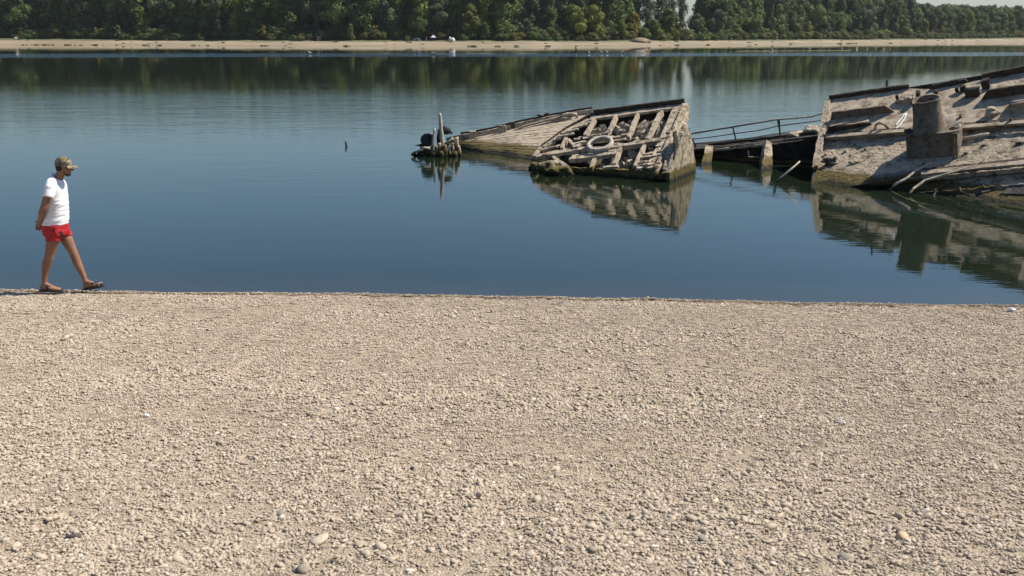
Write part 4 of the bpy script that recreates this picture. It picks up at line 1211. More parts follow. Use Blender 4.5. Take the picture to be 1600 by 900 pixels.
for off, r in ((0, 0.042), (5, 0.038)):
    pts = [zh(505, 385), zh(660, 350), zh(830, 302), zh(960, 268), zh(1080, 212), zh(1250, 168), zh(1400, 128), zh(1500, 102)]
    bm = bm_new(); tube(bm, [gp(x, y + off * (1 if i > 1 else 0.6), -0.35) for i, (x, y) in enumerate(pts)], r, 8)
    part('pipe', rough(bm, 0.3, 0.006, 6.0), 'pipe', hull, True)
bm = bm_new(); tube(bm, [gp(*zh(1400, 128), -0.35), gp(*zh(1500, 100), -0.35), gp(*zh(1545, 105), -0.35), gp(*zh(1555, 135), -0.35), gp(*zh(1520, 165), -0.35)], 0.05, 8); part('pipe', bm, 'pipe', hull, True)
for k in range(3):
    bm = bm_new(); tube(bm, [gp(*zh(1400 + 8 * k, 150 + k * 14), -0.4), gp(*zh(1450, 138 + k * 15), -0.4), gp(*zh(1500, 150 + k * 13), -0.4), gp(*zh(1505, 172 + k * 8), -0.4)], 0.035, 7); part('pipe', bm, 'pipe', hull, True)
for X0, X1, Y0, Y1 in ((588, 645, 255, 345), (855, 922, 205, 285)):
    a, b = gp(*zh((X0 + X1) / 2, Y1 + 10), -0.15), gp(*zh((X0 + X1) / 2, Y0), -0.15)
    bm = bm_new(); beam(bm, a, b, 0.24, 0.20, Vector((0, 1, 0))); part('bollard', rough(bm, 0.09, 0.014, 6.0), 'frame', hull)
bm = bm_new(); beam(bm, gp(*zh(978, 230), 0.1), gp(*zh(978, 175), 0.1), 0.14, 0.14, Vector((0, 1, 0))); part('fairlead', rough(bm, 0.08, 0.02, 6), 'rust', hull)
bm = bm_new()
q = [gp(*zh(x, y), 0.15) for x, y in ((1185, 150), (1310, 128), (1300, 95), (1265, 100), (1250, 118), (1215, 108), (1180, 112), (1205, 122))]
prism(bm, q, (0, 0.12, 0)); part('cleat', bm, 'rust', hull)
bm = bm_new(); prism(bm, [gp(*zh(1520, 92), 0.3), gp(*zh(1560, 88), 0.3), gp(*zh(1640, 150), 0.3), gp(*zh(1540, 170), 0.3)], (0, 0.1, 0)); part('bracket', bm, 'rust', hull)

# ---------------------------------------------------------- pile stumps with pulley wheels
PY = Rf(687, 178, 308).y
def zp(X, Y): return 640 + X / 6.43, 170 + Y / 6.43
def pp(X, Y, dy=0.0): return P(*zp(X, Y), PY + dy)
pile = tag(empty('pile_stump', Wt(686, 243)), 'cluster of weed-hung wooden pile stumps with one tall thin post standing out', 'stump')
bm = bm_new(); tube(bm, [pp(345, 560), pp(335, 450), pp(325, 300), pp(312, 150), pp(303, 45)], [0.10, 0.095, 0.07, 0.058, 0.042], 10); part('post', rough(bm, 0.15, 0.010, 6), 'pile', pile, True)
bm = bm_new(); tube(bm, [pp(220, 480, -.1), pp(225, 400, -.1), pp(240, 290, -.1), pp(252, 195, -.1)], [0.06, 0.055, 0.045, 0.034], 8); part('post', rough(bm, 0.12, 0.012, 6), 'pile', pile, True)
for X, Yt, r, dy in [(268, 370, .06, -.2), (298, 345, .085, -.15), (340, 365, .13, -.1), (405, 350, .06, 0.1), (430, 345, .055, -.05), (470, 285, .08, 0.05), (500, 365, .06, 0), (190, 410, .11, 0), (160, 415, .10, .1), (395, 420, .09, -.15), (240, 420, .10, -.2), (455, 430, .09, -.1), (135, 445, .08, -.1), (320, 420, .10, -.28), (365, 400, .08, -.25), (50, 440, .06, 0)]:
    bm = bm_new(); b_ = pp(X + random.uniform(-12, 12), 560, dy)
    tube(bm, [b_ - UP * 0.25, b_.lerp(pp(X, Yt, dy), 0.6), pp(X, Yt, dy)], [r * 1.3, r * 1.1, r * 0.75], 8)
    part('stump', rough(bm, 0.1, 0.022, 7, seed=X), 'pile', pile, True)
for X, Y, r in [(180, 480, .26), (235, 500, .24), (310, 500, .24), (400, 480, .22), (480, 470, .17), (70, 475, .10), (40, 500, .09), (120, 455, .12)]:
    bm = bm_new(); lump(bm, pp(X, Y, 0.05), (r, r * 0.8, r * 0.75), X, 0.6, 3); part('weed_lump', rough(bm, 0.2, 0.03, 9), 'pile', pile)
bm = bm_new(); tube(bm, [pp(350, 355, -.2), pp(400, 325, -.2), pp(440, 295, -.2)], 0.04, 7); part('branch', bm, 'wood', pile, True)
bm = bm_new(); tube(bm, [pp(105, 395, -.2), pp(150, 393, -.2), pp(200, 398, -.2)], 0.05, 7); part('branch', bm, 'wood', pile, True)
for k, pts in enumerate([[(380, 420), (405, 375), (415, 365), (405, 400), (385, 430)], [(430, 470), (440, 400), (425, 360), (440, 350)], [(505, 470), (500, 400), (480, 370)], [(20, 470), (35, 440), (70, 430), (110, 420)]]):
    bm = bm_new(); tube(bm, [pp(x, y, -.22) for x, y in pts], 0.04, 7); part('branch', rough(bm, .1, .01, 6), 'wood', pile, True)
def wheel(X, Y, r, name, label):
    t = tag(empty(name, pp(X, Y)), label, 'pulley')
    bm = bm_new(); ax = Vector((0.35, -0.93, 0.1)).normalized(); _, s_, u_ = frame(ax)
    prof = [(0.16, 0.10), (0.5, 0.13), (0.85, 0.14), (1.0, 0.09), (1.0, -0.09), (0.85, -0.14), (0.5, -0.13), (0.16, -0.10)]
    n = 28; rr = []
    for i in range(n):
        a = 2 * math.pi * i / n
        rr.append([bm.verts.new(pp(X, Y) + (s_ * math.cos(a) + u_ * math.sin(a)) * r * p_ + ax * h) for p_, h in prof])
    for i in range(n):
        for k in range(len(prof)): bm.faces.new((rr[i][k], rr[i][(k + 1) % len(prof)], rr[(i + 1) % n][(k + 1) % len(prof)], rr[(i + 1) % n][k]))
    bmesh.ops.recalc_face_normals(bm, faces=bm.faces[:])
    part('disc', bm, 'black', t, True)
    bm = bm_new(); tube(bm, [pp(X, Y) - ax * 0.02, pp(X, Y) + ax * 0.02], r * 0.15, 10); part('hub', bm, 'wood', t)
    bm = bm_new(); beam(bm, pp(X, Y) - UP * r, pp(X, Y) - UP * (r + 0.5), 0.12, 0.12, Vector((0, 1, 0))); part('bracket', bm, 'black', t)
    return t
wheel(178, 312, 0.205, 'pulley_wheel', 'black round pulley wheel with a pale hub, beside the pile stumps')
t = tag(empty('ventilator_cowl', pp(340, 300, 0.3)), 'black hooked cowl with a pale top, behind the tall thin post', 'cowl')
bm = bm_new(); tube(bm, [pp(305, 400, .3), pp(300, 290, .3), pp(315, 235, .3), pp(350, 212, .3), pp(385, 222, .3), pp(405, 240, .3)], [0.09, 0.10, 0.13, 0.15, 0.13, 0.07], 12)
part('hood', bm, 'black', t, True)
bm = bm_new(); tube(bm, [pp(405, 240, .3), pp(438, 243, .3)], [0.05, 0.02], 8); part('tip', bm, 'rust', t, True)
bm = bm_new(); prism(bm, [pp(50, 370), pp(120, 352), pp(190, 360), pp(190, 382), pp(110, 380)], (0, 0.1, 0)); part('plate', bm, 'black', pile)

# snag in open water
sp = Wt(541, 229)
t = tag(empty('snag', sp), 'tiny dark forked snag poking out of open water', 'snag')
bm = bm_new(); tube(bm, [sp - UP * 0.15, sp + Vector((-0.0, 0, 0.04)), sp + Vector((-0.02, 0, 0.16)), sp + Vector((-0.025, 0, 0.19))], [0.03, 0.035, 0.025, 0.012], 7); part('stem', bm, 'black', t)
bm = bm_new(); tube(bm, [sp + Vector((0, 0, 0.03)), sp + Vector((0.05, -0.05, 0.02))], [0.025, 0.015], 6); part('fork', bm, 'rust', t)

# ---------------------------------------------------------- half-sunk dark hull with the railing
m1, m2, m3 = Rf(1110, 231, 266), Rf(1195, 223, 287), Rf(1280, 211, 303)
m0 = m1 + (m1 - m2) * 0.55; m4 = m3 + (m3 - m2) * 1.0
mid = tag(empty('half_sunk_hull', Vector((m2.x, m2.y, 0))), 'half-sunk dark hull with a bent railing, between the tilted deck and the big wreck', 'shipwreck')
edge = [m0, m1, m2, m3, m4]
bk = Vector((0.45, 1.75, 0.02))
bm = bm_new()
for a, b in zip(edge, edge[1:]): prism(bm, [a, b, Vector((b.x + 0.05, b.y + 0.25, -0.6)), Vector((a.x + 0.05, a.y + 0.25, -0.6))], (0.0, 0.1, 0))
part('hull_side', rough(bm, 0.2, 0.015, 4), 'darkhull', mid)  # shade below the edge is put into the dark material
bm = bm_new()
for a, b in zip(edge, edge[1:]): prism(bm, [a, b, b + bk, a + bk], (0, 0, -0.1))
part('deck', rough(bm, 0.3, 0.02, 4), 'darkhull', mid)
bm = bm_new()
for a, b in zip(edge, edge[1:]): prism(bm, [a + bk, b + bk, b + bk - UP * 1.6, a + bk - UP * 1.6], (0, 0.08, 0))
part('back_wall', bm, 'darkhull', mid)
bm = bm_new(); beam(bm, P(*z5(270, 455), m1.y - .05), P(*z5(830, 395), m2.y - .05), 0.10, 0.07); beam(bm, P(*z5(830, 395), m2.y - .05), P(*z5(1170, 352), m3.y + .1), 0.08, 0.04)
part('gunwale', rough(bm, 0.12, 0.012, 6), 'frame', mid)
bm = bm_new(); beam(bm, m1 + Vector((0, .3, .05)), m3 + Vector((0, .3, .05)), 0.10, 0.08); part('rim', rough(bm, .15, .012, 6), 'darkhull', mid)
a = m1 + Vector((-0.03, -.02, 0)); b = Wt(*z5(245, 600)) + Vector((0, 0, -.3))
bm = bm_new(); beam(bm, a + UP * 0.03, b, 0.10, 0.22, Vector((1, 0, 0)), w2=0.22, h2=0.32); part('rib', rough(bm, .1, .02, 6), 'hull', mid)
a = P(*z5(840, 385), m2.y - .03); b = Wt(*z5(805, 640)) + Vector((0, 0, -.3))
bm = bm_new(); beam(bm, a, b, 0.20, 0.14, Vector((0, 1, 0)), w2=0.42, h2=0.3); part('rib', rough(bm, .1, .025, 6), 'hull', mid)
RY = m2.y + 1.5
def rp(X, Y):
    px, py = z5(X, Y); t_ = (px - 1195) / 85
    return P(px, py, RY - 0.35 * t_)
for pts, r in [(((-60, 320), (115, 295), (500, 232), (925, 160), (1240, 135), (1365, 100), (1500, 80)), 0.027), (((60, 365), (130, 345), (330, 322), (510, 295), (770, 260), (930, 222), (1345, 168), (1450, 150)), 0.016),
               (((150, 385), (350, 378), (530, 350), (700, 330), (940, 290), (1330, 235), (1450, 215)), 0.015)]:
    bm = bm_new(); tube(bm, [rp(*q_) for q_ in pts], r, 7); part('rail', rough(bm, .2, .006, 5), 'pipe' if r > .02 else 'rust', mid, True)
bm = bm_new(); beam(bm, rp(115, 288), rp(925, 155), 0.03, 0.012); part('rail_top', bm, 'pipe', mid)
for a, b in [((510, 232), (550, 395)), ((930, 160), (965, 350)), ((945, 165), (955, 345)), ((130, 345), (160, 400))]:
    bm = bm_new(); tube(bm, [rp(*a), rp(*b), rp(*b) - UP * 0.2], 0.026, 7); part('stanchion', bm, 'rust', mid, True)
bm = bm_new(); tube(bm, [P(*z5(655, 455), m2.y - .1), P(*z5(655, 510), m2.y - .1), P(*z5(760, 515), m2.y - .1)], 0.02, 6); part('hook', bm, 'pipe', mid)
for (X, Y, w, h, lab) in [(1100, 318, .46, .16, 'lower flat lump of silt-covered debris on the railed hull'), (1255, 285, .46, .22, 'larger lump of silt-covered debris on the railed hull by the big wreck')]:
    q_ = P(*z5(X, Y), m3.y + 0.6); bm = bm_new(); lump(bm, q_, (w / 1.6, .25, h), X, .45, 3); tag(obj('debris_lump', rough(bm, .2, .02, 8), M['stone']), lab, 'debris')
b0 = Wt(*z5(912, 748))
bm = bm_new(); tube(bm, [b0 - Vector((0.15, 0, .18)), b0, P(*z5(1030, 650), b0.y), P(*z5(1140, 552), b0.y + .1)], [.03, .03, .028, .02], 7)
tag(smooth(obj('branch', bm, M['wood'])), 'thin bare branch sticking up from the water by the railed hull', 'branch')

# ---------------------------------------------------------- the big wreck with the funnel
RA, RB, RC = Wt(1268, 287), Rf(1296, 155, 360), Rf(1600, 112, 435)
Rp = Pl(RA, RB, RC)
def rr_(px, py, h=0.0): return Rp.at(px, py, h)
big = tag(empty('tilted_ship_wreck', Wt(1440, 300)), 'large silt-covered tilted ship deck with a stub funnel', 'shipwreck')
def slab(name, px, h, th, m, seg=0.22, amp=0.02, freq=4.0, sd=0.0):
    bm = bm_new(); prism(bm, [rr_(x, y, h) for x, y in px], Rp.n * -th)
    bmesh.ops.triangulate(bm, faces=[f for f in bm.faces if len(f.verts) > 4])
    return part(name, rough(bm, seg, amp, freq, seed=sd, passes=7), m, big)
slab('deck_plate', [(1296, 155), (1421, 137.5), (1457, 140), (1457, 202.5), (1412, 206), (1290, 215)], 0, 0.10, 'deck', sd=1)
slab('deck_plate', [(1457.3, 140), (1535, 124.5), (1600, 111.5), (1900, 55), (1900, 150), (1600, 190.5), (1457.3, 202.4)], -0.006, 0.10, 'deck', sd=2)
slab('hull_plate', [(1292, 203), (1900, 140), (1900, 232), (1600, 262), (1400, 281), (1370, 285), (1262, 300), (1268, 280), (1280, 240)], -0.14, 0.12, 'hull', seg=0.13, amp=0.016, freq=9, sd=3)
slab('hull_plate', [(1365, 278), (1600, 250), (1900, 215), (1900, 420), (1600, 400), (1400, 345), (1340, 310)], -0.34, 0.12, 'hull', seg=0.16, amp=0.02, freq=8, sd=4)
def rbeam(name, a, b, w, h, m='frame', lift=0.0, sd=0.0, amp=0.012, seg=0.15):
    bm = bm_new(); beam(bm, rr_(*a, lift), rr_(*b, lift), w, h, Rp.n); return part(name, rough(bm, seg, amp, 5, seed=sd), m, big)
rbeam('stringer', (1291, 214.5), (1412, 205.5), 0.12, 0.18, 'rust', -0.075, 1)  # dark tone paints the shaded face; pale flange above paints its lit top
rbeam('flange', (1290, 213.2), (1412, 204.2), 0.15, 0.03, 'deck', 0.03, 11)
rbeam('stringer', (1500, 200.5), (1650, 187), 0.12, 0.24, 'rust', -0.10, 2)  # shaded face painted dark, lit edge painted by the pale flange
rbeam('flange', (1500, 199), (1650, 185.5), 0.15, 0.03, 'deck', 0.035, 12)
rbeam('stringer', (1365, 281), (1440, 271), 0.12, 0.16, 'funnel', -0.12, 3)  # darker than the deck, to paint the face in shade
rbeam('stringer', (1440, 272), (1660, 249), 0.12, 0.24, 'rust', -0.18, 4, 0.02)  # shade of the lower face painted in, pale flange as its lit edge
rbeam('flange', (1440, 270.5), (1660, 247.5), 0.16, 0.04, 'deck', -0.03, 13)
rbeam('edge_strip', (1294, 158), (1274, 262), 0.16, 0.10, 'hull', 0.01, 5, 0.025)
# closing walls on the hidden sides
bm = bm_new(); prism(bm, [rr_(1293, 158, -.05), rr_(1268, 280, -.05), rr_(1264, 292, -.05) - UP * .3, rr_(1293, 158, -.05) - UP * 2.3], (0.08, 0.0, 0)); part('side_wall', rough(bm, .25, .02), 'darkhull', big)
bm = bm_new(); prism(bm, [rr_(1296, 157, -.05), rr_(1900, 57, -.05), rr_(1900, 57, -.05) - UP * 5, rr_(1296, 157, -.05) - UP * 2.4], (0.05, 0.1, 0)); part('back_wall', bm, 'darkhull', big)
# standing plates (coamings, bulwark remains)
def plate(name, a, b, h, m, th=0.035, ins=(0, 0), lift=0.0, sd=0.0, lean=0.0):
    p_, q_ = rr_(*a, lift), rr_(*b, lift); L = (q_ - p_)
    upv = (Rp.n + (Rp.n.cross(L.normalized())) * lean).normalized()
    bm = bm_new(); prism(bm, [p_, q_, q_ - L.normalized() * ins[1] + upv * h, p_ + L.normalized() * ins[0] + upv * h], Rp.n.cross(L).normalized() * th)
    return part(name, rough(bm, 0.15, 0.012, 5, seed=sd), m, big)
plate('bulwark', (1296, 156), (1421, 138.5), 0.13, 'rust', 0.05, sd=1)
plate('bulwark', (1455, 140), (1500, 130.5), 0.13, 'rust', 0.06, (0.05, 0.05), sd=2)
plate('bulwark', (1497, 131.5), (1512, 128), 0.10, 'rust', 0.1, (0.0, 0.05), sd=3)
plate('bulwark', (1535, 125.5), (1680, 98), 0.18, 'rust', 0.06, sd=4)
plate('coaming', z3(160, 378), z3(592, 322), 0.24, 'funnel', 0.04, (0.08, 0.22), sd=5)
plate('coaming', z3(130, 470), z3(442, 408), 0.20, 'rust', 0.04, (0.10, 0.12), sd=6)
rbeam('flange', z3(160, 418), z3(415, 382), 0.10, 0.04, 'frame', 0.17, 6)
plate('coaming', z4(520, 222), z4(900, 165), 0.26, 'rust', 0.05, (0.2, 0.0), sd=7)
plate('coaming', z4(655, 292), z4(900, 255), 0.24, 'deck', 0.05, (0.25, 0.0), sd=8)
rbeam('flange', z4(705, 240), z4(900, 212), 0.14, 0.04, 'frame', 0.2, 9)
for a, b in [(z3(535, 175), z3(535, 145))]:
    bm = bm_new(); p_ = rr_(*a); tube(bm, [p_, p_ + UP * 0.28], 0.03, 6); part('pin', bm, 'rust', big)
# fittings lying on the deck
def fit(px, py, size, m, sd, rot=0.0):
    bm = bm_new(); q_ = rr_(px, py, size[2] * 0.5)
    d_ = (rr_(px + 20, py - 3) - rr_(px, py)).normalized()
    beam(bm, q_ - d_ * size[0] / 2, q_ + d_ * size[0] / 2, size[1], size[2], Rp.n); return part('fitting', rough(bm, .05, .03, 9, seed=sd), m, big)
fit(*z3(665, 235), (0.42, 0.30, 0.14), 'deck', 1); fit(*z3(612, 235), (0.08, .12, .25), 'rust', 2); fit(*z3(750, 215), (0.10, .14, .30), 'rust', 3)
fit(*z4(465, 175), (0.34, 0.16, 0.20), 'rust', 4); fit(*z4(480, 160), (0.30, 0.14, 0.26), 'deck', 14); fit(*z4(408, 148), (0.14, .12, .16), 'rust', 5); fit(*z4(550, 120), (0.18, .12, .26), 'rust', 6)
fit(*z4(245, 172), (0.10, .08, .10), 'rust', 7); fit(*z4(372, 158), (0.07, .07, .12), 'rust', 8); fit(*z4(393, 318), (0.07, .07, .07), 'rust', 9); fit(*z4(655, 352), (0.10, .06, .07), 'rust', 10); fit(*z4(700, 345), (0.05, .05, .12), 'rust', 11)
bm = bm_new(); q_ = rr_(*z4(595, 312)); lump(bm, q_ + Rp.n * .05, (.22, .14, .13), 8, .5, 3); part('fitting', bm, 'frame', big)
bm = bm_new(); d_ = (rr_(1577, 174) - rr_(1557, 177)).normalized()
tube(bm, [q_ - d_ * .12 + Rp.n * .05, q_ - d_ * .14 + Rp.n * .18, q_ - d_ * .02 + Rp.n * .2, q_ + d_ * .12 + Rp.n * .08], .025, 6); part('handle', bm, 'frame', big)
q_ = rr_(*z3(498, 440)); bm = bm_new()
tube(bm, [q_ - d_ * .16, q_ - d_ * .10 + Rp.n * .16, q_ + Rp.n * .22, q_ + d_ * .12 + Rp.n * .14, q_ + d_ * .2], .035, 7); part('cleat', bm, 'frame', big, True)
# crust lumps and small debris on the lower plates
random.seed(77)
for k in range(16):
    px = random.uniform(1285, 1600); py = random.uniform(222, 262) - (px - 1285) * 0.03
    r = random.uniform(.025, .06); bm = bm_new(); lump(bm, rr_(px, py, -0.13 + r * .3), (r * 1.5, r, r * .7), k, .5, 2); part('crust_lump', bm, random.choice(['hull', 'hull', 'rust']), big)
for X, Y, w in [(150, 660, .2), (190, 650, .05)]:
    bm = bm_new(); q_ = rr_(*z3(X, Y), -0.1); lump(bm, q_, (w, .1, .12), X, .6, 3); part('crust_lump', bm, 'rust', big)
# white strip stuck on the deck
bm = bm_new()
for pts in ([(205, 225), (150, 290), (85, 365)], [(215, 235), (190, 290), (140, 360), (88, 412)]):
    P3 = [rr_(*z6(*q_), 0.03) for q_ in pts]
    for a, b in zip(P3, P3[1:]): beam(bm, a, b, 0.028, 0.01, Rp.n)
beam(bm, rr_(*z6(185, 245), .035), rr_(*z6(222, 218), .035), 0.08, .01, Rp.n)
tag(obj('cloth_strip', bm, M['white_rag']), 'forked white strip stuck on the big deck beside the funnel', 'strip')
# the funnel on its casing
fn = tag(empty('funnel_casing', rr_(1455, 246, -.13)), None)
fn.name = 'funnel'
fn.parent = None
U = (Rp.n * 0.55 + UP * 0.45).normalized()
bl, br = rr_(1417, 249, -.13), rr_(1497, 244, -.13)
ax = (br - bl).normalized(); dpth = U.cross(ax).normalized()
if dpth.y < 0: dpth = -dpth
W_, H_, DD = (br - bl).length, 0.0, 0.72
H_ = (P(1498, 205, br.y) - br).length * 1.0
def fp(u, v_, h): return bl + ax * u * W_ + dpth * v_ * DD + U * h * H_
def casing_outline(h, grow=0.0):
    pts = []
    for i in range(28):
        a = 2 * math.pi * i / 28
        e = 0.35
        cx_ = math.copysign(abs(math.cos(a)) ** e, math.cos(a)); sy_ = math.copysign(abs(math.sin(a)) ** e, math.sin(a))
        pts.append(fp(0.5 + cx_ * (0.5 + grow), 0.5 + sy_ * (0.5 + grow), h))
    return pts
tag(fn, 'short stub funnel on a boxy casing, grimy, standing on the big tilted wreck', 'funnel')
bm = bm_new(); loft(bm, [casing_outline(-0.3), casing_outline(0.0), casing_outline(0.35), casing_outline(0.7), casing_outline(1.0)])
part('casing', rough(bm, .12, .012, 5), 'funnel', fn)
bm = bm_new(); loft(bm, [casing_outline(0.98, .035), casing_outline(1.05, .035)]); part('top_plate', rough(bm, .15, .006, 5), 'funnel', fn)
cc = fp(0.40, 0.46, 1.05)
bm = bm_new(); n = 36; rows = []
Hc = 0.80
for h, r in ((0, .42), (.10, .385), (.25, .36), (.5, .34), (.75, .335), (.97, .33), (1.0, .345), (1.0, .30), (.8, .29), (.3, .29), (.28, .01)):
    row = []
    for i in range(n):
        a = 2 * math.pi * i / n
        dv = ax * math.cos(a) + dpth * math.sin(a)
        dent = 1 - 0.05 * math.exp(-((a - 3.9) / .5) ** 2) * h
        notch = -0.05 * math.exp(-((a - 3.6) / .45) ** 2) + 0.02 * noise.noise(Vector((a * 2, 3, 1))) if h > .9 else 0
        row.append(bm.verts.new(cc + dv * r * dent + U * (h * Hc + notch) - ax * 0.05 * h))
    rows.append(row)
for i in range(len(rows) - 1):
    for k in range(n): bm.faces.new((rows[i][k], rows[i][(k + 1) % n], rows[i + 1][(k + 1) % n], rows[i + 1][k]))
bmesh.ops.recalc_face_normals(bm, faces=bm.faces[:])
part('pipe', bm, 'funnel', fn, True)
q_ = fp(0.93, 0.42, 1.06); bm = bm_new()
tube(bm, [q_ - U * .01, q_ + U * 0.05], .11, 20); part('collar', bm, 'frame', fn)
bm = bm_new(); tube(bm, [q_ + U * .045, q_ + U * 0.056], .08, 18); part('opening', bm, 'rust', fn)
for u in (0.03, 0.93, 0.985):
    bm = bm_new(); beam(bm, fp(u, -0.05, -.1), fp(u, -0.05, 1.0), .05, .05, ax); part('stiffener', rough(bm, .2, .008, 5), 'funnel', fn)
bm = bm_new(); lump(bm, fp(0.03, 0.3, 1.08), (.12, .12, .08), 2, .4, 2); part('cap', bm, 'rust', fn)
# branches washed against it
def bpath(zs, h=0.15):
    out = []
    for (X, Y) in zs:
        px, py = z4(X, Y); a = rr_(px, py, h - .34)
        w_ = Wt(px, py)
        out.append(a if a.z > 0.12 else w_ + UP * 0.0)
    return out
bm = bm_new(); tube(bm, bpath([(215, 605), (130, 650), (60, 702), (0, 735), (-45, 775)], .32) , [.022, .028, .032, .032, .026], 8); tag(smooth(obj('branch', rough(bm, .2, .012, 6), M['wood'])), 'bleached bent branch lying below the funnel, the shorter one', 'branch')
bm = bm_new(); tube(bm, bpath([(565, 565), (480, 622), (330, 668), (180, 712), (112, 760), (70, 805)], .32), [.014, .022, .028, .032, .032, .028], 8); tag(smooth(obj('branch', rough(bm, .2, .012, 6), M['wood'])), 'bleached bent branch lying below the funnel, the longer curving one', 'branch')
bm = bm_new(); tube(bm, bpath([(-40, 775), (30, 815), (120, 850), (250, 872)], .1), [.026, .03, .026, .014], 7); tag(smooth(obj('branch', bm, M['wood'])), 'pale branch floating half under water in front of the big wreck', 'branch')
bm = bm_new(); tube(bm, [rr_(*z4(400, 462), -.08), rr_(*z4(480, 445), -.05), rr_(*z4(570, 425), -.06)], [.05, .05, .03], 7); tag(smooth(obj('log', rough(bm, .2, .012, 6), M['wood'])), 'short weathered log lying beside the funnel casing', 'log')
# dark openings and scrap along the lower edge
for a, b, c_, d2 in [((640, 790), (700, 745), (900, 735), (900, 800)), ((495, 790), (530, 755), (600, 755), (570, 780))]:
    bm = bm_new(); prism(bm, [rr_(*z4(*q_), -0.31) for q_ in (a, b, c_, d2)], Rp.n * -.05); part('port', bm, 'black', big)
for pts in [[(385, 740), (395, 780), (450, 805)], [(240, 770), (300, 735), (350, 712)], [(530, 735), (540, 760)], [(215, 830), (240, 790), (235, 770)]]:
    bm = bm_new(); tube(bm, [rr_(*z4(*q_), -.25) for q_ in pts], .025, 6); part('scrap_rod', bm, 'rust', big)

# ================================================================== THE MAN
MY = crest_y(-6.1)                        # he walks on the crest of the beach
GZ = near_z(-6.0, MY) + 0.01
def zm(X, Y): return 20 + X / 3.6, 230 + Y / 3.6
base_ref = P(*zm(230, 823), MY)
def mp(X, Y, v=0.0):
    """photo position on the man -> world; v = metres away from (+) or towards (-) the camera"""
    q = P(*zm(X, Y), MY + v)
    return Vector((q.x, MY + v, q.z - base_ref.z + GZ))
man = tag(empty('person', Vector((base_ref.x, MY, GZ))), 'man in camouflage cap, white t-shirt and red shorts walking with hands behind his back', 'person')
random.seed(9)
def caps(bm, pts, n=16):
    for (p0, r0), (p1, r1) in zip(pts, pts[1:]): capsule(bm, p0, p1, r0, r1, n, 5)
bm = bm_new()
# trunk inside the clothes
caps(bm, [(mp(240, 440), 0.115), (mp(250, 350), 0.105), (mp(242, 260), 0.10)])
# right leg (near, trailing)
RV, LV = -0.095, 0.095
caps(bm, [(mp(236, 470, RV * .9), 0.080), (mp(226, 540, RV), 0.083), (mp(210, 610, RV), 0.062), (mp(203, 640, RV), 0.060), (mp(187, 690, RV), 0.054), (mp(181, 740, RV), 0.038), (mp(178, 782, RV), 0.034)])
ellipsoid(bm, mp(187, 672, RV), (0.050, 0.05, 0.11), (0, 0.25, 0))
def foot(bm, ankle, heel, ball, toe, v):
    caps(bm, [(ankle, 0.036), (heel, 0.033)]); caps(bm, [(ankle, 0.036), (ball, 0.026)]); caps(bm, [(heel, 0.032), (ball, 0.028)])
    d = (toe - ball); side = Vector((0, 1, 0))
    for k in range(5):
        s = (k - 2) * 0.0175
        L = 1.0 - 0.09 * abs(k - 0.4)
        b0 = ball + side * s * (1 if v < 0 else -1)
        caps(bm, [(heel.lerp(ball, 0.55) + side * s * 0.6 * (1 if v < 0 else -1), 0.024), (b0, 0.017 if k else 0.019), (b0 + d * L, 0.0115 if k < 4 else 0.0145)])
foot(bm, mp(180, 782, RV), mp(167, 800, RV), mp(240, 808, RV), mp(272, 812, RV), -1)
# left leg (far, stepping forward)
caps(bm, [(mp(262, 470, LV * .9), 0.080), (mp(303, 530, LV), 0.083), (mp(337, 595, LV), 0.060), (mp(347, 620, LV), 0.058), (mp(372, 680, LV), 0.054), (mp(398, 735, LV), 0.039), (mp(409, 768, LV), 0.035)])
ellipsoid(bm, mp(364, 672, LV), (0.050, 0.05, 0.11), (0, -0.42, 0))
foot(bm, mp(412, 768, LV), mp(409, 795, LV), mp(468, 786, LV), mp(498, 776, LV), 1)
# arms folded behind the back
for s in (-1, 1):
    caps(bm, [(mp(210, 240, 0.185 * s), 0.048), (mp(196, 290, 0.232 * s), 0.050), (mp(176, 350, 0.245 * s), 0.044)])
    caps(bm, [(mp(176, 350, 0.245 * s), 0.045), (mp(164, 390, 0.19 * s), 0.044), (mp(152, 440, 0.085 * s - 0.02), 0.028)])
# hands: the near one rests in the far one
def hand(bm, wrist, dirv, up, curl, thumb):
    dirv, up = dirv.normalized(), up.normalized(); side = dirv.cross(up).normalized()
    palm = wrist + dirv * 0.05
    for k in range(4):
        s = (k - 1.5) * 0.019
        caps(bm, [(wrist + side * s * 0.6, 0.017), (palm + side * s + dirv * 0.04, 0.0125)], 10)
        L = (0.062, 0.072, 0.068, 0.052)[k]
        a0 = palm + side * s + dirv * 0.045
        d1 = (dirv + up * curl * 0.5).normalized(); d2 = (dirv + up * curl * 1.3).normalized()
        a1 = a0 + d1 * L * 0.55; a2 = a1 + d2 * L * 0.5
        caps(bm, [(a0, 0.0105), (a1, 0.0095), (a2, 0.008)], 10)
    t0 = wrist + dirv * 0.025 + side * 0.03 * thumb; t1 = t0 + (dirv * 0.6 + side * 0.8 * thumb + up * 0.2).normalized() * 0.04; t2 = t1 + (dirv * 0.9 + side * 0.3 * thumb).normalized() * 0.03
    caps(bm, [(wrist + side * 0.012 * thumb, 0.018), (t0, 0.014), (t1, 0.0115), (t2, 0.009)], 10)
wr = mp(152, 440, -0.105); hand(bm, wr, mp(128, 492, 0.01) - wr, Vector((0.6, 0.5, 0.45)), 0.55, -1)
wl_ = mp(153, 440, 0.065); hand(bm, wl_, mp(150, 480, -0.10) - wl_, Vector((-1, 0.0, 0.1)), 0.7, 1)
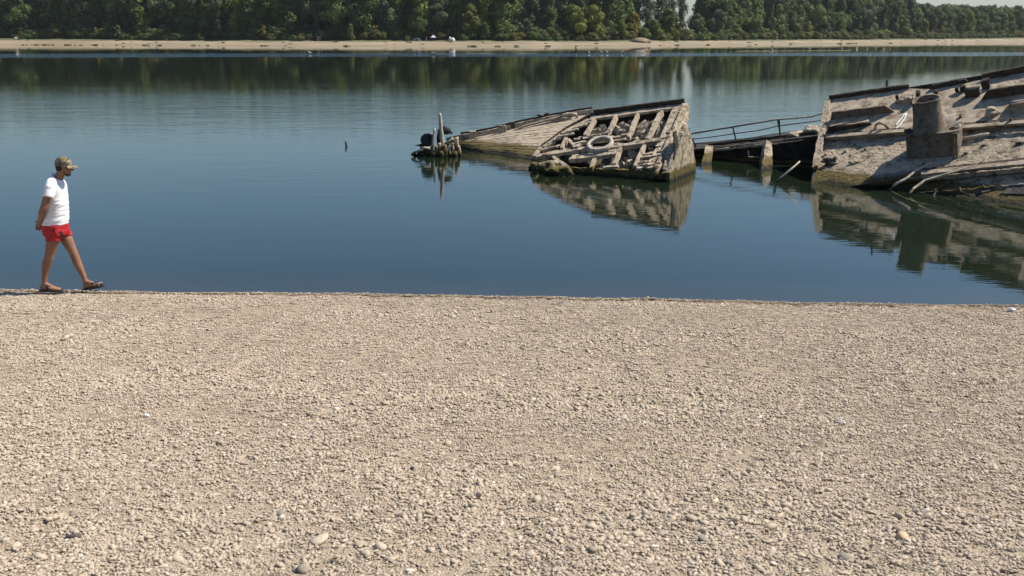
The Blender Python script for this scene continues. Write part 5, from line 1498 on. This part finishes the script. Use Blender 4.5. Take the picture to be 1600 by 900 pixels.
# neck and head
caps(bm, [(mp(242, 215), 0.075), (mp(262, 180), 0.056), (mp(275, 150), 0.054)])
hd = lambda X, Y, v=0.0: mp(X, Y, v)
ellipsoid(bm, hd(285, 112), (0.100, 0.076, 0.098), (0, 0.2, 0))
ellipsoid(bm, hd(298, 138), (0.076, 0.064, 0.078), (0, 0.25, 0))
ellipsoid(bm, hd(309, 160), (0.044, 0.045, 0.040), (0, 0.3, 0))          # jaw and chin
ellipsoid(bm, hd(318, 122), (0.035, 0.058, 0.022))                       # brow
caps(bm, [(hd(329, 126), 0.012), (hd(338, 141), 0.016)], 10)             # nose
caps(bm, [(hd(333, 141, -0.012), 0.010), (hd(333, 141, 0.012), 0.010)], 10)
caps(bm, [(hd(322, 153, -0.018), 0.011), (hd(324, 153, 0.018), 0.011)], 10)   # lips
caps(bm, [(hd(321, 158, -0.016), 0.011), (hd(323, 158, 0.016), 0.011)], 10)
for s in (-1, 1):
    ellipsoid(bm, hd(287, 129, 0.074 * s), (0.019, 0.010, 0.032), (0, 0.15, 0))
    ellipsoid(bm, hd(288, 129, 0.080 * s), (0.014, 0.008, 0.026), (0, 0.15, 0))
me = remesh(bm, 0.0055, 5); smooth(me)
body = obj('body', me, M['skin'], man)

# t-shirt: loft with sleeves, fused and creased
def ring(X0, X1, Y, w, tilt=0.0, n=28):
    """an oval at photo height Y from back X0 to front X1, half width w"""
    a, b = mp(X0, Y + tilt), mp(X1, Y - tilt); c = (a + b) / 2; h = (b - a) / 2
    out = []
    for i in range(n):
        t = 2 * math.pi * i / n
        e = 0.85
        cx_ = math.copysign(abs(math.cos(t)) ** e, math.cos(t)); sy_ = math.copysign(abs(math.sin(t)) ** e, math.sin(t))
        out.append(c + h * cx_ + Vector((0, w * sy_, 0)))
    return out
bm = bm_new()
loft(bm, [ring(173, 306, 444, 0.180, -2), ring(180, 308, 420, 0.178), ring(190, 308, 380, 0.172), ring(196, 306, 340, 0.170), ring(196, 303, 300, 0.178), ring(190, 298, 262, 0.185),
          ring(188, 294, 235, 0.192), ring(196, 289, 212, 0.170, -6), ring(208, 284, 196, 0.135, -12), ring(218, 281, 186, 0.095, -17), ring(223, 279, 184, 0.070, -19)])
for s in (-1, 1):
    capsule(bm, mp(222, 214, 0.105 * s), mp(209, 240, 0.188 * s), 0.074, 0.068, 16, 6)
    a, b = mp(216, 218, 0.150 * s), mp(199, 297, 0.230 * s)
    d_, s_, u_ = frame(b - a); 
    loft(bm, [[q + (s_ * math.cos(t) + u_ * math.sin(t)) * r for t in np.linspace(0, 2 * math.pi, 19)[:-1]] for q, r in ((a - d_ * 0.03, 0.050), (a + d_ * 0.0, 0.066), (a.lerp(b, .35), 0.073), (a.lerp(b, .75), 0.073), (b, 0.071))])
me = remesh(bm, 0.007, 9)
nrm = [v_.normal.copy() for v_ in me.vertices]
for v_, nv in zip(me.vertices, nrm):
    c = v_.co; zr = c.z - GZ
    amp = 0.0075 * min(1, max(0, (1.45 - zr) / 0.25)) 
    f = noise.noise(Vector(((c.x - man.location.x) * 9 + zr * 13, c.y * 4, zr * 34 - (c.x - man.location.x) * 12)))
    f2 = noise.noise(Vector(((c.x - man.location.x) * 6, c.y * 5, zr * 15)))
    v_.co += nv * (amp * f + 0.005 * f2)
smooth(me); obj('t_shirt', me, M['white_shirt'], man)
# collar rib
bm = bm_new(); rg = ring(224, 280, 183, 0.072, -19); tube(bm, rg + [rg[0]], 0.007, 6, False); smooth(part('collar', bm, 'white_shirt', man))

# swimming shorts
def mat_red():
    return plain('red_swim_shorts', (0.36, 0.013, 0.016), 0.6, 0.25, 14, 0.4, 0.004, 0.35)
M['red'] = mat_red()
bm = bm_new()
loft(bm, [ring(172, 304, 436, 0.174, -2), ring(170, 306, 455, 0.182), ring(174, 310, 480, 0.188), ring(182, 310, 500, 0.186), ring(196, 300, 512, 0.17)])
def legtube(bm, top, bot, r0, r1, tilt, dx=1.0):
    d = bot - top; rows = []
    for t in (0, 0.35, 0.7, 1.0):
        c = top.lerp(bot, t); r = r0 + (r1 - r0) * t
        rows.append([c + Vector((math.cos(a) * r * dx, math.sin(a) * r * 0.98, math.cos(a) * r * tilt * t)) for a in np.linspace(0, 2 * math.pi, 23)[:-1]])
    loft(bm, rows)
legtube(bm, mp(232, 452, -0.088), mp(228, 538, -0.100), 0.098, 0.100, -0.02)
legtube(bm, mp(258, 452, 0.088), mp(301, 508, 0.098), 0.094, 0.090, 0.05)
me = remesh(bm, 0.007, 2)
nrm = [v_.normal.copy() for v_ in me.vertices]
for v_, nv in zip(me.vertices, nrm):
    c = v_.co; zr = c.z - GZ
    v_.co += nv * (0.013 * noise.noise(Vector(((c.x - man.location.x) * 20 - zr * 8, c.y * 9, zr * 9))) + 0.004 * noise.noise(Vector(((c.x - man.location.x) * 40, c.y * 20, zr * 30 + 5))))
smooth(me); shorts = obj('shorts', me, M['red'], man)
M['navy'] = plain('navy_print', (0.012, 0.012, 0.02), 0.7, 0.1)
M['shortseam'] = plain('dark_red_seam', (0.22, 0.01, 0.012), 0.8, 0.1)
# the printed 3 near the hem
fc = bpy.data.curves.new('three', 'FONT'); fc.body = '3'; fc.size = 0.10; fc.extrude = 0.0015; fc.align_x = 'CENTER'; fc.align_y = 'CENTER'; fc.offset = 0.004
fo = bpy.data.objects.new('three', fc); col.objects.link(fo)
tm = bpy.data.meshes.new_from_object(fo.evaluated_get(bpy.context.evaluated_depsgraph_get())); bpy.data.objects.remove(fo)
tm.materials.clear()
bm = bm_new(); bm.from_mesh(tm); bmesh.ops.subdivide_edges(bm, edges=bm.edges[:], cuts=1)
from mathutils.bvhtree import BVHTree
bv = BVHTree.FromPolygons([v_.co for v_ in shorts.data.vertices], [tuple(p_.vertices) for p_ in shorts.data.polygons])
c3 = mp(260, 510, -0.2) + Vector((0, -0.15, 0))
for v_ in bm.verts:
    q = c3 + Vector((v_.co.x * 0.72, 0, v_.co.y)); lift = v_.co.z
    hit = bv.ray_cast(q, Vector((0, 1, 0)), 0.4)
    v_.co = (hit[0] + Vector((0, -0.002 - lift, 0))) if hit[0] else q + Vector((0, 0.2, 0))
part('number_print', bm, 'navy', shorts)
for pts in ([(236, 445), (233, 470), (238, 492)],):
    P3 = []
    for X, Y in pts:
        q = mp(X, Y, -0.2) + Vector((0, -0.15, 0)); hit = bv.ray_cast(q, Vector((0, 1, 0)), 0.4); P3.append((hit[0] if hit[0] else q) + Vector((0, -.001, 0)))
    bm = bm_new(); tube(bm, P3, 0.005, 5); part('pocket_seam', bm, 'shortseam', shorts)
# cap
def mat_camo():
    m, nt, b = new_mat('camouflage_cloth')
    tc = N(nt, 'ShaderNodeTexCoord')
    n1 = noise_tex(nt, tc.outputs['Object'], 17, 3, 0.5, 0.6); n2 = noise_tex(nt, vmath(nt, 'ADD', tc.outputs['Object'], (3, 1, 7)), 22, 3, 0.5, 0.6)
    c = ramp(nt, n1.outputs[0], [(0.0, (0.05, 0.058, 0.030)), (0.45, (0.20, 0.165, 0.105)), (0.58, (0.30, 0.25, 0.175))], 'CONSTANT').outputs[0]
    k = ramp(nt, n2.outputs[0], [(0.0, (0, 0, 0)), (0.56, (1, 1, 1))], 'CONSTANT').outputs[0]
    c = mixc(nt, k, c, (0.085, 0.065, 0.038))
    nt.links.new(c, b.inputs['Base Color']); b.inputs['Roughness'].default_value = 0.9
    return m
M['camo'] = mat_camo()
bm = bm_new()
cap_c = mp(285, 112)
g = ellipsoid(bm, (0, 0, 0), (0.110, 0.088, 0.118), (0, 0, 0), 4)
bmesh.ops.bisect_plane(bm, geom=bm.verts[:] + bm.edges[:] + bm.faces[:], plane_co=(0, 0, -0.012), plane_no=(0, 0, -1), clear_outer=True)
for v_ in bm.verts:
    if v_.co.z > 0.085: v_.co.z = 0.085 + (v_.co.z - 0.085) * 0.7
    v_.co += v_.co.normalized() * 0.004 * noise.noise(v_.co * 30)
bmesh.ops.transform(bm, matrix=Matrix.Translation(cap_c) @ Euler((0, 0.10, 0)).to_matrix().to_4x4(), verts=bm.verts[:])
cap = smooth(obj('cap', bm, M['camo'], man))
bm = bm_new(); rows = []
for i in range(13):
    a = -1.15 + 2.3 * i / 12
    inner = Vector((math.cos(a) * 0.104, math.sin(a) * 0.085, -0.006)); L = 0.108 * math.cos(a * 0.9) ** 0.7 if abs(a) < 1.2 else 0
    outer = inner + Vector((L, math.sin(a) * 0.01, -0.012 - 0.018 * math.sin(a) ** 2))
    rows.append([inner, inner.lerp(outer, .5) + Vector((0, 0, .006)), outer, outer - Vector((0, 0, .005)), inner.lerp(outer, .5) - Vector((0, 0, .0)), inner - Vector((0, 0, .006))])
Mx = Matrix.Translation(cap_c + Vector((0, 0, 0.005))) @ Euler((0, 0.10, 0)).to_matrix().to_4x4()
loft(bm, [[Mx @ q for q in r] for r in rows]); part('brim', bm, 'camo', cap)
M['hair'] = plain('dark_hair', (0.018, 0.013, 0.010), 0.75, 0.3, 200)
M['stubble'] = plain('dark_beard', (0.060, 0.036, 0.026), 0.8, 0.3, 200)
# short hair under the cap, beard, sunglasses
bm = bm_new(); ellipsoid(bm, mp(278, 122), (0.088, 0.0772, 0.066), (0, 0.25, 0), 3); ellipsoid(bm, mp(268, 138), (0.055, 0.062, 0.038), (0, 0.25, 0), 3)
me = remesh(bm, 0.006, 2); smooth(me); obj('hair', me, M['hair'], man)
bm = bm_new(); ellipsoid(bm, mp(309, 163), (0.0440, 0.0462, 0.036), (0, 0.3, 0), 3); ellipsoid(bm, mp(299, 153), (0.036, 0.0630, 0.028), (0, 0.6, 0), 3)
me = remesh(bm, 0.005, 2); smooth(me); obj('beard', me, M['stubble'], man)
M['lens'] = plain('dark_lens', (0.008, 0.008, 0.01), 0.12, 0.05, 5, 0, 0.001, 0.6)
gl = empty('sunglasses', mp(325, 124)); gl.parent = man; gl.matrix_parent_inverse = Matrix.Translation(man.location).inverted()
for s in (-1, 1):
    bm = bm_new(); ellipsoid(bm, mp(326, 127, 0.032 * s), (0.014, 0.031, 0.021), (0, 0.1, 0.35 * -s), 3); smooth(obj('lens', bm, M['lens'])).parent = gl
    bm = bm_new(); tube(bm, [mp(322, 123, 0.062 * s), mp(305, 123, 0.074 * s), mp(287, 122, 0.079 * s)], 0.0045, 6); smooth(obj('temple', bm, M['lens'])).parent = gl
bpy.context.view_layer.update()
for ch in gl.children: ch.matrix_parent_inverse = (Matrix.Translation(mp(325, 124))).inverted()
# slides on his feet
M['slide'] = plain('grey_black_rubber', (0.035, 0.035, 0.038), 0.6, 0.2)
def slide(h, t, v, ball, width=0.05):
    d = (t - h); L = d.length; d.normalize(); side = Vector((0, 1, 0)); up = side.cross(d); up = up if up.z > 0 else -up
    e = empty('slide_sandal', h); e.parent = man; e.matrix_parent_inverse = Matrix.Translation(man.location).inverted()
    out = []
    for i in range(30):
        a = 2 * math.pi * i / 30
        x = 0.5 + 0.5 * math.copysign(abs(math.cos(a)) ** 0.8, math.cos(a)); wv = width * (0.78 + 0.26 * x) * math.copysign(abs(math.sin(a)) ** 0.75, math.sin(a))
        out.append(h + d * L * x + side * wv)
    bm = bm_new(); loft(bm, [[q for q in out], [q + up * 0.012 for q in out], [q + up * 0.024 + (q - h - d * L * .5) * 0.015 for q in out]])
    so = obj('sole', bm, M['slide'])
    bm = bm_new(); arcs = []
    for k in range(5):
        x0 = ball - 0.16 + 0.32 * k / 4
        arcs.append([h + d * L * x0 + side * math.cos(a) * width * 1.05 + up * (0.018 + math.sin(a) * (0.070 - 0.012 * (k - 1))) for a in np.linspace(0, math.pi, 11)] +
                    [h + d * L * x0 + side * math.cos(a) * width * 0.93 + up * (0.018 + math.sin(a) * (0.062 - 0.012 * (k - 1))) for a in np.linspace(math.pi, 0, 11)])
    loft(bm, arcs); st = smooth(obj('strap', bm, M['slide']))
    for o in (so, st):
        o.parent = e; o.matrix_parent_inverse = Matrix.Translation(h).inverted()
slide(mp(150, 824, RV), mp(284, 825, RV), -1, 0.55)
slide(mp(393, 820, LV), mp(522, 795, LV), 1, 0.66)

# ================================================================== small things on the beach
def beach_pt(px, py):
    z = 0.8
    for _ in range(8):
        p = Wt(px, py, z); z = near_z(p.x, p.y)
    return Vector((p.x, p.y, z))
a, b = beach_pt(97, 534), beach_pt(115, 527)
bm = bm_new(); tube(bm, [a + UP * .02, a.lerp(b, .5) + Vector((0, .01, .03)), b + UP * .025], [.018, .022, .014], 7)
tag(smooth(obj('driftwood_stick', bm, M['wood'])), 'short pale stick lying on the gravel below the walking man', 'stick')
a, b = beach_pt(541, 622), beach_pt(548, 621)
p = beach_pt(1581, 487)
bm = bm_new(); lump(bm, p + UP * .03, (.040, .028, .022), 4, .6, 2); tag(obj('plastic_scrap', bm, M['white_rag']), 'crumpled white plastic scrap at the water edge below the big wreck', 'litter')
p = beach_pt(231, 652)
bm = bm_new(); lump(bm, p + UP * .015, (.016, .012, .009), 6, .6, 2); tag(obj('plastic_scrap', bm, M['white_rag']), 'tiny white scrap lying alone on the mid-beach gravel', 'litter')
p = beach_pt(1313, 663)
bm = bm_new(); tube(bm, [p + Vector((-.015, .03, .03)), p + Vector((0.0, 0, .035)), p + Vector((.02, -.04, .02))], .006, 5); tag(obj('plastic_straw', bm, M['white_rag']), 'thin white plastic sliver on the gravel', 'litter')

# ================================================================== the air over the river
bm = bm_new()
bmesh.ops.create_cube(bm, size=1.0)
bmesh.ops.transform(bm, matrix=Matrix.Translation((0, 1700, 38)) @ Matrix.Diagonal((7600, 5400, 86, 1)), verts=bm.verts[:])
hz = bpy.data.materials.new('river_haze'); hz.use_nodes = True
nt = hz.node_tree; nt.nodes.clear()
out = nt.nodes.new('ShaderNodeOutputMaterial'); vol = nt.nodes.new('ShaderNodeVolumePrincipled')
vol.inputs['Color'].default_value = (0.86, 0.90, 0.97, 1); vol.inputs['Density'].default_value = 0.00004; vol.inputs['Anisotropy'].default_value = 0.2
nt.links.new(vol.outputs[0], out.inputs['Volume'])
haze = obj('haze', bm, hz); tag(haze, kind='stuff')
haze['label'] = 'thin summer haze over the river'; haze['category'] = 'haze'
haze.display_type = 'WIRE'
